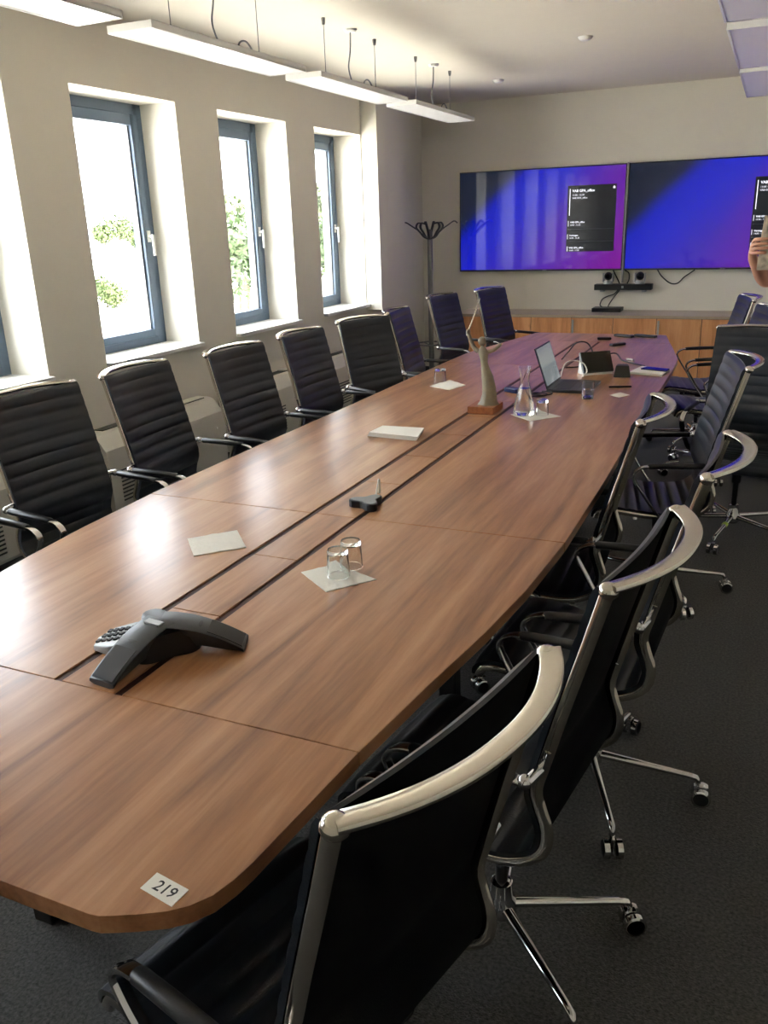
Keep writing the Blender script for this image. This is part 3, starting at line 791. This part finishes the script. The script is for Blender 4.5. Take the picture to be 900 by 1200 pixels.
# carafe
cf_ = empty('carafe', (-.985, 3.745, T + NZ)); tag(cf_, 'clear glass carafe half filled with water on a napkin', 'carafe')
outer = [(0, 0), (.046, 0), (.050, .006), (.047, .04), (.036, .09), (.024, .135), (.020, .155), (.021, .175), (.029, .218)]
inner = [(.027, .218), (.0192, .175), (.0182, .155), (.0222, .135), (.034, .09), (.045, .04), (.047, .010), (0, .008)]
MB().lathe(outer + inner, n=32).build('glass_wall', 'glass', cf_, smooth=40)
MB().lathe([(0, .0085), (.0466, .0105), (.0446, .04), (.0336, .09), (.0262, .12), (0, .12)], n=32).build('water', 'water', cf_)

# conference phone: three arched arms, keypad console
ph = empty('conference_phone', (-1.125, 1.285, T), math.radians(-96)); tag(ph, 'dark grey three-armed conference phone with keypad near the table end', 'conference phone')
def phone_arm(k):
    mb = MB(); n = 14; R = .178; vs = []; fs = []
    for i in range(n + 1):
        r = R * i / n; t = i / n
        z = .012 + .060 * (1 - t ** 1.9); wd = .040 - .006 * t; wb_ = .034 + .004 * t
        zb = max(.0, .028 * math.sin(PI * min(1, t * 1.0)) * (1 - t)) if i else .0
        vs += [(r, -wd, z - .002), (r, -wd + .004, z), (r, 0, z + .001), (r, wd - .004, z), (r, wd, z - .002), (r, wb_ * .9, z - .008), (r, wb_ * .55, zb), (r, -wb_ * .55, zb), (r, -wb_ * .9, z - .008)]
    for i in range(n):
        for j in range(9):
            fs.append((i * 9 + j, i * 9 + (j + 1) % 9, (i + 1) * 9 + (j + 1) % 9, (i + 1) * 9 + j))
    fs += [tuple(range(9))[::-1], tuple(n * 9 + j for j in range(9))]
    o = mb.add(vs, fs).build('phone_arm', 'dark_grey', ph, smooth=30)
    o.rotation_euler = (0, 0, 2 * PI * k / 3)
    g = MB(); vs = []; fs = []
    for i in range(7):
        t = .58 + .40 * i / 6; r = R * t; z = .012 + .060 * (1 - t ** 1.9) + .0016
        vs += [(r, -.029, z), (r, .029, z)]
    o2 = len(vs); vs += [(x, y, z - .002) for x, y, z in vs]
    for i in range(6):
        a = 2 * i; fs += [(a, a + 1, a + 3, a + 2), (o2 + a, o2 + a + 2, o2 + a + 3, o2 + a + 1), (a, a + 2, o2 + a + 2, o2 + a), (a + 1, o2 + a + 1, o2 + a + 3, a + 3)]
    fs += [(0, o2, o2 + 1, 1), (12, 13, o2 + 13, o2 + 12)]
    g.add(vs, fs).build('speaker_grille', 'black', o)
for k in range(2): phone_arm(k)
# rounded centre web joining the arms
cw = MB(); vs = []; n = 48
for i in range(n):
    t = 2 * PI * i / n; r = .052 + .026 * max(0, math.cos(3 * t)) + .012 * (1 + math.cos(3 * t)) / 2
    vs.append((r * math.cos(t), r * math.sin(t), .058))
for i in range(n):
    t = 2 * PI * i / n; r = .050 + .03 * (1 + math.cos(3 * t)) / 2
    vs.append((r * math.cos(t), r * math.sin(t), .002))
vs.append((0, 0, .073))
cw.add(vs, [(i, (i + 1) % n, n + (i + 1) % n, n + i) for i in range(n)] + [(i, 2 * n, (i + 1) % n) for i in range(n)] + [tuple(n + i for i in range(n))])
cw.build('centre_dome', 'black', ph, smooth=60)
kp = MB(); q = [(.012, -.062), (.100, -.060), (.146, -.044), (.162, 0), (.146, .044), (.100, .060), (.012, .062)]
vs = [(x, y, .003) for x, y in q] + [(x, y, .050 - .235 * x) for x, y in q]; m_ = len(q)
kp.add(vs, [tuple(range(m_))[::-1], tuple(range(m_, 2 * m_))] + [(i, (i + 1) % m_, m_ + (i + 1) % m_, m_ + i) for i in range(m_)])
kpo = kp.build('keypad_console', 'silver', ph, bevel=.003); kpo.rotation_euler = (0, 0, math.radians(286))
kk = MB()
for i in range(5):
    for j in range(3):
        x = .086 + .0145 * i; y = -.024 + .024 * j; z = .050 - .235 * x
        kk.box(x - .0045, x + .0045, y - .007, y + .007, z - .001, z + .0035)
tag(kk.build('keypad_keys', 'black', kpo, bevel=.0008), 'rows of small black keys')
dsp = MB(); dsp.add([(.056, -.030, .0375), (.078, -.030, .0323), (.078, .030, .0323), (.056, .030, .0375), (.056, -.030, .036), (.078, -.030, .031), (.078, .030, .031), (.056, .030, .036)], [(0, 1, 2, 3), (4, 7, 6, 5), (0, 4, 5, 1), (1, 5, 6, 2), (2, 6, 7, 3), (3, 7, 4, 0)])
dsp.build('phone_display', 'mid_grey', kpo)
MB().box(.012, .030, -.022, .022, .070, .0745).build('logo_plate', 'silver', ph, bevel=.001)

# small table microphone
mc = empty('table_microphone', (-1.113, 2.305, T), math.radians(72)); tag(mc, 'small black three-lobed table microphone with a white lead', 'microphone')
def lobes(n, r0, r1, pw): return [((r0 + (r1 - r0) * (max(0, .5 + .5 * math.cos(3 * t))) ** pw) * math.cos(t), (r0 + (r1 - r0) * (max(0, .5 + .5 * math.cos(3 * t))) ** pw) * math.sin(t)) for t in [2 * PI * i / n for i in range(n)]]
MB().prism(lobes(36, .030, .062, 1.3), 0, .024).build('body', 'black', mc, bevel=.003)
MB().prism(lobes(36, .026, .055, 1.3), .024, .0265).build('top_plate', 'mid_grey', mc, bevel=.001)
wl = MB().tube(catmull([(.046, .012, .010), (.062, .018, .024), (.078, .024, .050), (.094, .034, .060), (.118, .056, .004)], 6), .0036, 8)
wl.build('lead', 'white_cable', mc, smooth=80)

# folded papers
env = empty('paper_stack', (-1.402, 3.225, T)); tag(env, 'stack of folded white papers on the window half of the table', 'papers')
for k in range(4):
    qd = [(-.112, -.062), (-.105, .068), (.088, .078), (.122, -.082)]
    o = MB().prism([(x + .003 * k, y - .002 * k) for x, y in qd], .0052 * k, .0052 * k + .0045).build('folded_sheet', 'paper', env, bevel=.001)

# figurine: plain smooth draped figure with one arm raised
fg = empty('figurine', (-1.182, 3.778, T), 0.0); tag(fg, 'beige stone figurine with a raised rod on a wooden plinth', 'figurine')
MB().box(-.064, .064, -.078, .078, 0, .034).build('plinth', 'plinth', fg, bevel=.003)
def oval_loft(mb, rows, n=20):
    vs = []; fs = []
    for cx, cy, cz, rx, ry in rows:
        for i in range(n):
            t = 2 * PI * i / n; fl = 1 + .07 * math.sin(7 * t + cz * 20) * (1 if cz < .2 else .25)
            vs.append((cx + rx * fl * math.cos(t), cy + ry * fl * math.sin(t), cz))
    for j in range(len(rows) - 1):
        for i in range(n): fs.append((j * n + i, j * n + (i + 1) % n, (j + 1) * n + (i + 1) % n, (j + 1) * n + i))
    fs += [tuple(range(n))[::-1], tuple((len(rows) - 1) * n + i for i in range(n))]
    mb.add(vs, fs)
rb = MB(); oval_loft(rb, [(.014, 0, .034, .052, .044), (.016, 0, .05, .040, .038), (.020, 0, .08, .033, .034), (.018, 0, .12, .030, .030), (.010, 0, .165, .027, .026), (.0, 0, .20, .021, .021), (-.006, 0, .225, .0165, .017), (-.009, 0, .25, .019, .017), (-.011, 0, .275, .025, .017), (-.014, 0, .292, .018, .014), (-.016, 0, .302, .009, .009), (-.017, 0, .312, .008, .008)])
rb.build('draped_robe', 'stone', fg, smooth=60)
MB().sphere((-.018, 0, .328), .019, (1, 1.05, 1.15), 16, 12).build('head', 'stone', fg)
MB().tube(catmull([(-.036, 0, .280), (-.058, 0, .300), (-.074, 0, .335), (-.084, 0, .365)], 5), lambda i: .0115 - .0003 * i, 10).build('raised_arm', 'stone', fg, smooth=80)
MB().sphere((-.085, 0, .370), .011, (1, 1, 1.2), 12, 8).build('hand', 'stone', fg)
MB().tube(catmull([(.012, 0, .280), (.035, 0, .287), (.058, 0, .303), (.074, 0, .318)], 5), lambda i: .0105 - .0003 * i, 10).build('side_arm', 'stone', fg, smooth=80)
MB().tube([(-.092, 0, .352), (-.085, 0, .370), (-.027, -.004, .522)], lambda i: (.0040, .0042, .0022)[i], 8).build('rod', 'blade', fg)

# laptop
lp = empty('laptop', (-1.015, 4.455, T)); tag(lp, 'dark grey open laptop facing the aisle-side chairs', 'laptop')
MB().box(0, .225, -.158, .158, 0.0, .016).build('keyboard_base', 'dark_grey', lp, bevel=.004)
kb = MB()
for i in range(5):
    for j in range(13): kb.box(.028 + .0185 * i, .0435 + .0185 * i, -.135 + .0208 * j, -.1175 + .0208 * j, .016, .0172)
kb.build('keys', 'black', lp)
MB().box(.145, .205, -.05, .05, .016, .0163).build('touchpad', 'black', lp)
ld = MB().box(-.004, .003, -.158, .158, 0, .218).build('screen_lid', 'dark_grey', lp, bevel=.002)
ld.location = (.004, 0, .016); ld.rotation_euler = (0, math.radians(-19), 0)
MB().box(.0032, .0040, -.150, .150, .012, .210).build('display', 'glow_gray', ld, smooth=0)

# tablet on its stand (touch panel)
tp = empty('touch_panel', (-.853, 4.885, T), math.radians(38)); tag(tp, 'small black touch panel leaning on a white stand beside the laptop', 'touch panel')
pl = MB().box(-.095, .095, -.006, .006, 0, .125).build('screen', 'gloss_black', tp, bevel=.004)
pl.location = (0, 0, .012); pl.rotation_euler = (math.radians(-28), 0, 0)
MB().box(-.097, .097, .0061, .010, -.002, .127).build('white_back', 'white_plastic', pl, bevel=.002)
sd_ = MB(); vs = [(-.09, -.01, 0), (-.09, .085, 0), (-.09, .062, .098), (-.09, .006, .006)]
sd_.add(vs + [(.09, y, z) for x, y, z in vs], [(0, 1, 2, 3), (7, 6, 5, 4), (0, 4, 5, 1), (1, 5, 6, 2), (2, 6, 7, 3), (3, 7, 4, 0)])
sd_.build('stand', 'white_plastic', tp, bevel=.003)
# black wedge hub
hb = MB(); q = [(-.048, -.05), (.048, -.05), (.034, .055), (-.034, .055)]; q2 = [(-.036, -.018), (.036, -.018), (.028, .046), (-.028, .046)]
hb.add([(x, y, 0) for x, y in q] + [(x, y, .062) for x, y in q2], [(3, 2, 1, 0), (4, 5, 6, 7)] + [(i, (i + 1) % 4, 4 + (i + 1) % 4, 4 + i) for i in range(4)])
h_ = hb.build('wireless_hub', 'black', bevel=.005); h_.location = (-.718, 4.86, T); h_.rotation_euler = (0, 0, .15)
tag(h_, 'black wedge-shaped hub beside the touch panel', 'electronics')
# notepad with dark tablet on it
npd = slab('notepad', [(-.692, 4.945), (-.505, 4.885), (-.478, 5.085), (-.652, 5.164)], T, T + .012, 'paper', 'white notepad lying near the aisle-side table edge', 'notepad', bevel=.001)
slab('tablet', [(-.640, 5.030), (-.492, 4.975), (-.482, 5.045), (-.615, 5.100)], T + .012, T + .020, 'gloss_black', 'dark slim tablet lying on the white notepad', 'tablet', bevel=.002)
slab('paper_card', [(-.692, 4.301), (-.637, 4.248), (-.595, 4.326), (-.650, 4.381)], T, T + .001, 'paper', 'small pale card lying beside the water glass', 'card')
gl = MB().tube([(-.06, -.02, .006), (.05, .016, .006)], lambda i: .005, 8)
o = gl.build('pen', 'black'); o.location = (-.668, 4.515, T - .001); tag(o, 'dark pen lying between the water glass and the black hub', 'pen')
# remotes
for (x, y, rz, L_, lab) in ((-1.08, 6.345, .25, .10, 'dark remote control lying farthest from the aisle-side chairs'), (-.938, 6.06, .9, .12, 'short dark remote control lying apart from the row, towards the laptop'), (-.966, 6.515, -.45, .155, 'dark remote control in the middle of the far row'), (-.812, 6.53, -.40, .175, 'long dark remote control at the far table corner')):
    c = empty('remote_control', (x, y, T), rz); tag(c, lab, 'remote', 'remote controls at the far end')
    MB().box(-L_ / 2, L_ / 2, -.021, .021, 0, .018).build('case', 'black', c, bevel=.006)
    for k in range(4): MB().lathe([(0, .018), (.005, .018), (.005, .0195), (0, .0195)], (-L_ * .3 + L_ * .2 * k, 0, 0), 10).build('button', 'mid_grey', c)
bo = MB().box(-.045, .045, -.022, .022, 0, .026).build('blue_case', 'blue', bevel=.006); bo.location = (-1.180, 4.25, T); bo.rotation_euler = (0, 0, -.5)
tag(bo, 'small dark blue case lying on the strip behind the carafe', 'case')
cable('laptop_cable', [(-1.02, 4.66, T + .02), (-1.01, 4.70, T + .08), (-.975, 4.76, T + .095), (-.93, 4.82, T + .07), (-.905, 4.80, T + .03), (-.92, 4.765, T + .005)], .004, 'white_cable', 'white cable arching from the laptop to the touch panel')
cable('looped_cable', [(-1.17, 5.35, T + .005), (-1.12, 5.30, T + .06), (-1.06, 5.26, T + .125), (-.99, 5.24, T + .125), (-.95, 5.20, T + .06), (-.99, 5.12, T + .008), (-1.08, 5.05, T + .005)], .0045, 'black_cable', 'dark cable standing in a loop behind the laptop')
cable('table_cable', [(-.93, 5.26, T + .005), (-.90, 5.42, T + .03), (-.85, 5.46, T + .035), (-.80, 5.38, T + .006), (-.72, 5.28, T + .005), (-.64, 5.20, T + .005)], .0045, 'black_cable', 'thin dark cable running across the table behind the notepad')
cp = MB().box(-.03, .03, -.009, .009, 0, .012).build('cable_adapter', 'silver', bevel=.003); cp.location = (-.755, 5.42, T); cp.rotation_euler = (0, 0, -.7); tag(cp, 'bright metal cable adapter behind the notepad', 'adapter')
cable('coiled_cable', [(-1.05 + .045 * math.cos(t) + .004 * t, 4.165 + .04 * math.sin(t), T + .005 + .0012 * t) for t in [.7 * i for i in range(22)]], .0035, 'black_cable', 'dark cable coiled on the table in front of the laptop', 4)

# ------------------------------------------------------------ person at the frame edge, reading a printed sheet
def skin_mesh(name, chains, mat_, parent, sub=2, root=None):
    """chains: list of lists of (co, radius[, ry]); shared points weld the chains"""
    bm = bmesh.new(); key = {}; rad = []
    for ch in chains:
        prev = None
        for it in ch:
            co = it[0]; k = tuple(round(c, 4) for c in co)
            if k not in key:
                v = bm.verts.new(co); key[k] = (v, len(rad)); rad.append((it[1], it[2] if len(it) > 2 else it[1]))
            v = key[k][0]
            if prev is not None and prev is not v and bm.edges.get((prev, v)) is None: bm.edges.new((prev, v))
            prev = v
    me = bpy.data.meshes.new(name); bm.to_mesh(me); bm.free()
    o = bpy.data.objects.new(name, me); COL.objects.link(o)
    md = o.modifiers.new('skin', 'SKIN'); md.use_smooth_shade = True; md.branch_smoothing = .6
    lay = me.skin_vertices[0].data if me.skin_vertices else None
    for i, r in enumerate(rad): lay[i].radius = r; lay[i].use_root = (i == 0)
    s = o.modifiers.new('sub', 'SUBSURF'); s.levels = sub; s.render_levels = sub
    bpy.context.view_layer.update()
    dg = bpy.context.evaluated_depsgraph_get()
    m2 = bpy.data.meshes.new_from_object(o.evaluated_get(dg)); m2.name = name
    bpy.data.objects.remove(o); bpy.data.meshes.remove(me)
    m2.materials.clear(); m2.materials.append(MT[mat_])
    for p in m2.polygons: p.use_smooth = True
    o = bpy.data.objects.new(name, m2); COL.objects.link(o); o.parent = parent
    return o

pe = empty('person', (.36, 5.16, 0)); tag(pe, 'person in a navy short-sleeved shirt raising a printed sheet', 'person')
def mir(ch): return [((-c[0][0], c[0][1], c[0][2]),) + tuple(c[1:]) for c in ch]
pelvis = ((0, 0, .96), .145, .105); spine = ((0, .0, 1.12), .130, .095); chest = ((0, .01, 1.30), .150, .105); nb = ((0, .015, 1.44), .085, .07)
def arm_chain(s, elbow, wrist):
    return [chest, ((s * .10, .01, 1.40), .075, .07), ((s * .175, .0, 1.405), .056), ((s * .175 * .5 + elbow[0] * .5, elbow[1] * .5, (1.405 + elbow[2]) / 2), .047), (elbow, .040), tuple([tuple((elbow[k] * .6 + wrist[k] * .4) for k in range(3)), .040]), (wrist, .026, .022)]
eR, wR = (-.388, -.165, 1.238), (-.462, -.315, 1.372); eL, wL = (.235, -.17, 1.17), (.075, -.315, 1.372)
leg = [pelvis, ((.085, 0, .88), .088), ((.10, -.005, .70), .072), ((.10, -.01, .50), .055), ((.10, .015, .32), .050), ((.10, .02, .10), .036), ((.105, -.05, .045), .034), ((.11, -.14, .035), .030)]
head = [nb, ((0, .01, 1.50), .052), ((0, -.008, 1.555), .058, .066), ((0, -.006, 1.62), .076, .088), ((0, .0, 1.685), .072, .088), ((0, .0, 1.72), .045, .05)]
def hand(s, wr, px):
    """s: -1 right hand (paper lies towards +x), +1 left hand (towards -x)"""
    d = -s; pm = (px + s * .028, -.350, 1.410); kn = (px + s * .030, -.368, 1.434)
    out = [[(wr, .026, .022), (pm, .026, .021), (kn, .021, .017)]]
    for k, (z, L_) in enumerate(((1.462, .92), (1.441, 1.0), (1.419, .94), (1.398, .78))):
        b = (px + s * .026, -.384, z)
        out.append([(pm, .026, .021), (b, .0105), ((px + d * .006 * L_, -.404, z + .002), .0095), ((px + d * .034 * L_, -.402, z + .003), .0088), ((px + d * .050 * L_, -.392, z + .002), .0078)])
    out.append([(pm, .026, .021), ((px + s * .010, -.335, 1.425), .0125), ((px + d * .012, -.338, 1.447), .0105), ((px + d * .034, -.350, 1.458), .0085)])
    return out
chains = [[pelvis, spine, chest, nb], head, leg, mir(leg), arm_chain(-1, eR, wR), arm_chain(1, eL, wL),
          [head[3], ((0, -.088, 1.632), .014), ((0, -.108, 1.612), .011)], [head[3], ((.078, .008, 1.625), .016, .010)], [head[3], ((-.078, .008, 1.625), .016, .010)]]
chains += hand(-1, wR, -.437) + hand(1, wL, .040)
skin_mesh('body', chains, 'skin', pe, 2)
def grow(ch, d): return [(c[0],) + tuple(r + d for r in c[1:]) for c in ch]
skin_mesh('shirt', [grow([pelvis, spine, chest, nb], .016)] + [grow(arm_chain(s, e, w_)[:4], .016) for s, e, w_ in ((-1, eR, wR), (1, eL, wL))], 'shirt', pe, 2)
skin_mesh('trousers', [grow([((0, 0, 1.0), .145, .108)] + leg[:-2], .018), grow([((0, 0, 1.0), .145, .108)] + mir(leg[:-2]), .018)], 'trousers', pe, 2)
for s in (-1, 1):
    sh_ = MB(); oval_loft(sh_, [(s * .108, -.055, 0, .050, .135), (s * .108, -.055, .03, .052, .138), (s * .107, -.045, .06, .046, .115), (s * .103, .0, .095, .048, .062)]); sh_.build('shoe', 'shoe', pe, smooth=60)
    MB().sphere((s * .030, -.079, 1.648), .0115, (1, .7, .8), 12, 8).build('eye', 'white_plastic', pe)
    MB().sphere((s * .030, -.0865, 1.648), .005, (1, .5, 1), 10, 6).build('iris', 'black', pe)
MB().tube([(-.024, -.083, 1.582), (0, -.088, 1.580), (.024, -.083, 1.582)], .0045, 8).build('mouth', mat('lip', (160, 92, 84), .5), pe)
hr = MB(); nu, nv = 20, 9; vs = []; fs = []
for j in range(nv + 1):
    for i in range(nu):
        t = 2 * PI * i / nu; front = max(0, -math.sin(t)); lim = 2.05 - 1.05 * front ** .7
        a = lim * j / nv
        vs.append((.088 * math.sin(a) * math.cos(t), .006 + .104 * math.sin(a) * math.sin(t), 1.655 + .098 * math.cos(a)))
for j in range(nv):
    for i in range(nu): fs.append((j * nu + i, j * nu + (i + 1) % nu, (j + 1) * nu + (i + 1) % nu, (j + 1) * nu + i))
hro = hr.add(vs, fs).build('hair', 'hair', pe, smooth=80); sm = hro.modifiers.new('thick', 'SOLIDIFY'); sm.thickness = .012
# printed sheet held between the hands: gently curved leaf with a folded second leaf
pg = empty('printed_sheet', (.36, 4.79, 1.36)); tag(pg, 'printed brownish sheet held up in the raised hand before the display', 'paper')
def leaf(name, x0, x1, yoff, h0, h1, m):
    vs = []; fs = []; n = 10
    for i in range(n + 1):
        u = i / n; x = x0 + (x1 - x0) * u; y = yoff + .018 * math.sin(PI * u)
        vs += [(x, y, h0), (x + .004, y - .004, (h0 + h1) / 2), (x + .012 * (1 - u), y + .010, h1 - .03 * u)]
    o2 = len(vs); vs += [(x, y + .0012, z) for x, y, z in vs]
    for i in range(n):
        for j in range(2):
            a = 3 * i + j; fs += [(a, a + 3, a + 4, a + 1), (o2 + a, o2 + a + 1, o2 + a + 4, o2 + a + 3)]
        fs += [(3 * i, o2 + 3 * i, o2 + 3 * i + 3, 3 * i + 3), (3 * i + 2, 3 * i + 5, o2 + 3 * i + 5, o2 + 3 * i + 2)]
    for q in (0, 3 * n): fs += [(q, q + 1, o2 + q + 1, o2 + q), (q + 1, q + 2, o2 + q + 2, o2 + q + 1)]
    MB().add(vs, fs).build(name, m, pg, smooth=60)
leaf('front_leaf', -.437, .040, -.006, -.045, .215, 'print')
leaf('back_leaf', -.425, .030, -.001, -.035, .195, 'paper')

# ------------------------------------------------------------ outside the windows
GZ = -3.6
gr = MB().box(-160, 160, -80, 160, GZ - .2, GZ).build('ground', 'paving', smooth=0); struct(gr)
struct(MB().box(XL - TH, XR + .2, YB - .2, D + .2, GZ, -.25).build('wall_lower_storey', 'wall', smooth=0))
def tree(x, y, h, r, label, leafm, shrub=False, n=3600, seed=0):
    rnd = random.Random(seed); c = empty('shrub' if shrub else 'tree', (x, y, GZ)); tag(c, label, 'shrub' if shrub else 'tree', 'shrubs outside' if shrub else 'trees outside the windows')
    vs = []; fs = []
    blobs = [(rnd.uniform(-.6, .6) * r, rnd.uniform(-.6, .6) * r, h * (.35 if shrub else .5) + rnd.uniform(0, .42) * h, r * rnd.uniform(.35, .6)) for _ in range(9)]
    for _ in range(n):
        b = rnd.choice(blobs); d = Vector((rnd.gauss(0, 1), rnd.gauss(0, 1), rnd.gauss(0, 1))); d.normalize()
        p = Vector(b[:3]) + d * b[3] * rnd.uniform(.55, 1.05); p.z = max(p.z, .12)
        s_ = r * rnd.uniform(.06, .12); u = Vector((rnd.gauss(0, 1), rnd.gauss(0, 1), rnd.gauss(0, 1))); u.normalize(); v = u.cross(d)
        if v.length < .1: continue
        v.normalize(); o2 = len(vs)
        vs += [p - u * s_, p + v * s_ * .5, p + u * s_, p - v * s_ * .5]; fs.append((o2, o2 + 1, o2 + 2, o2 + 3))
    o = MB(); o.v = [tuple(v) for v in vs]; o.f = fs; o.m = [0] * len(fs); o.build('foliage', leafm, c, smooth=0)['kind'] = 'stuff'
    MB().tube(catmull([(0, 0, 0), (.05 * r, 0, h * .3), (0, .05 * r, h * .62)], 4), lambda i: max(.03, .035 * r * (1.3 - .09 * i)), 8).build('trunk', 'bark', c)
rt = random.Random(3)
spots = [(-97, 86, 7.0), (-93, 94, 8.0), (-86, 100, 7.6), (-80, 106, 7.6), (-30, 46, 6.4), (-26, 39, 5.6), (-37, 57, 7.4), (-23, 47, 6.4), (-28, 58, 7.2), (-18, 41, 6.0), (-34, 68, 8.0), (-102, 79, 7.2), (-60, 44, 7.0), (-58, 36, 7.5)]
words = ['loose pale', 'dense round', 'broad olive', 'tall airy', 'rounded bright', 'spreading', 'slender', 'thick dark', 'leafy upright', 'small', 'tall full', 'distant', 'low wide', 'bushy']
for i, (x, y, h) in enumerate(spots):
    tree(x, y, h, h * .42, words[i] + ' green tree beyond the pale paving outside the windows', 'leaf1' if i % 2 else 'leaf2', seed=i)
tree(-44.5, 49.5, 2.2, 1.7, 'low rounded shrub on the pale paving outside the second window', 'leaf2', True, 2600, 40)
tree(-43.5, 46.0, 1.3, 1.2, 'yellowish low shrub beside the rounded one outside', 'leaf2', True, 1800, 41)
fe = empty('boundary_fence', (-78, 86, GZ)); tag(fe, 'grey boundary fence in front of the trees outside', 'fence')
d_ = Vector((.6, 1, 0)).normalized()
for k in range(-10, 20):
    p = d_ * (2.5 * k); MB().box(p.x - .05, p.x + .05, p.y - .05, p.y + .05, 0, 1.4).build('post', 'fence', fe, smooth=0)
for z in (.35, .8, 1.25):
    MB().sweep([d_ * -25 + Vector((.07, 0, z)), d_ * 48 + Vector((.07, 0, z))], rrect(.02, .12, .01, 1)).build('rail', 'fence', fe, smooth=0)
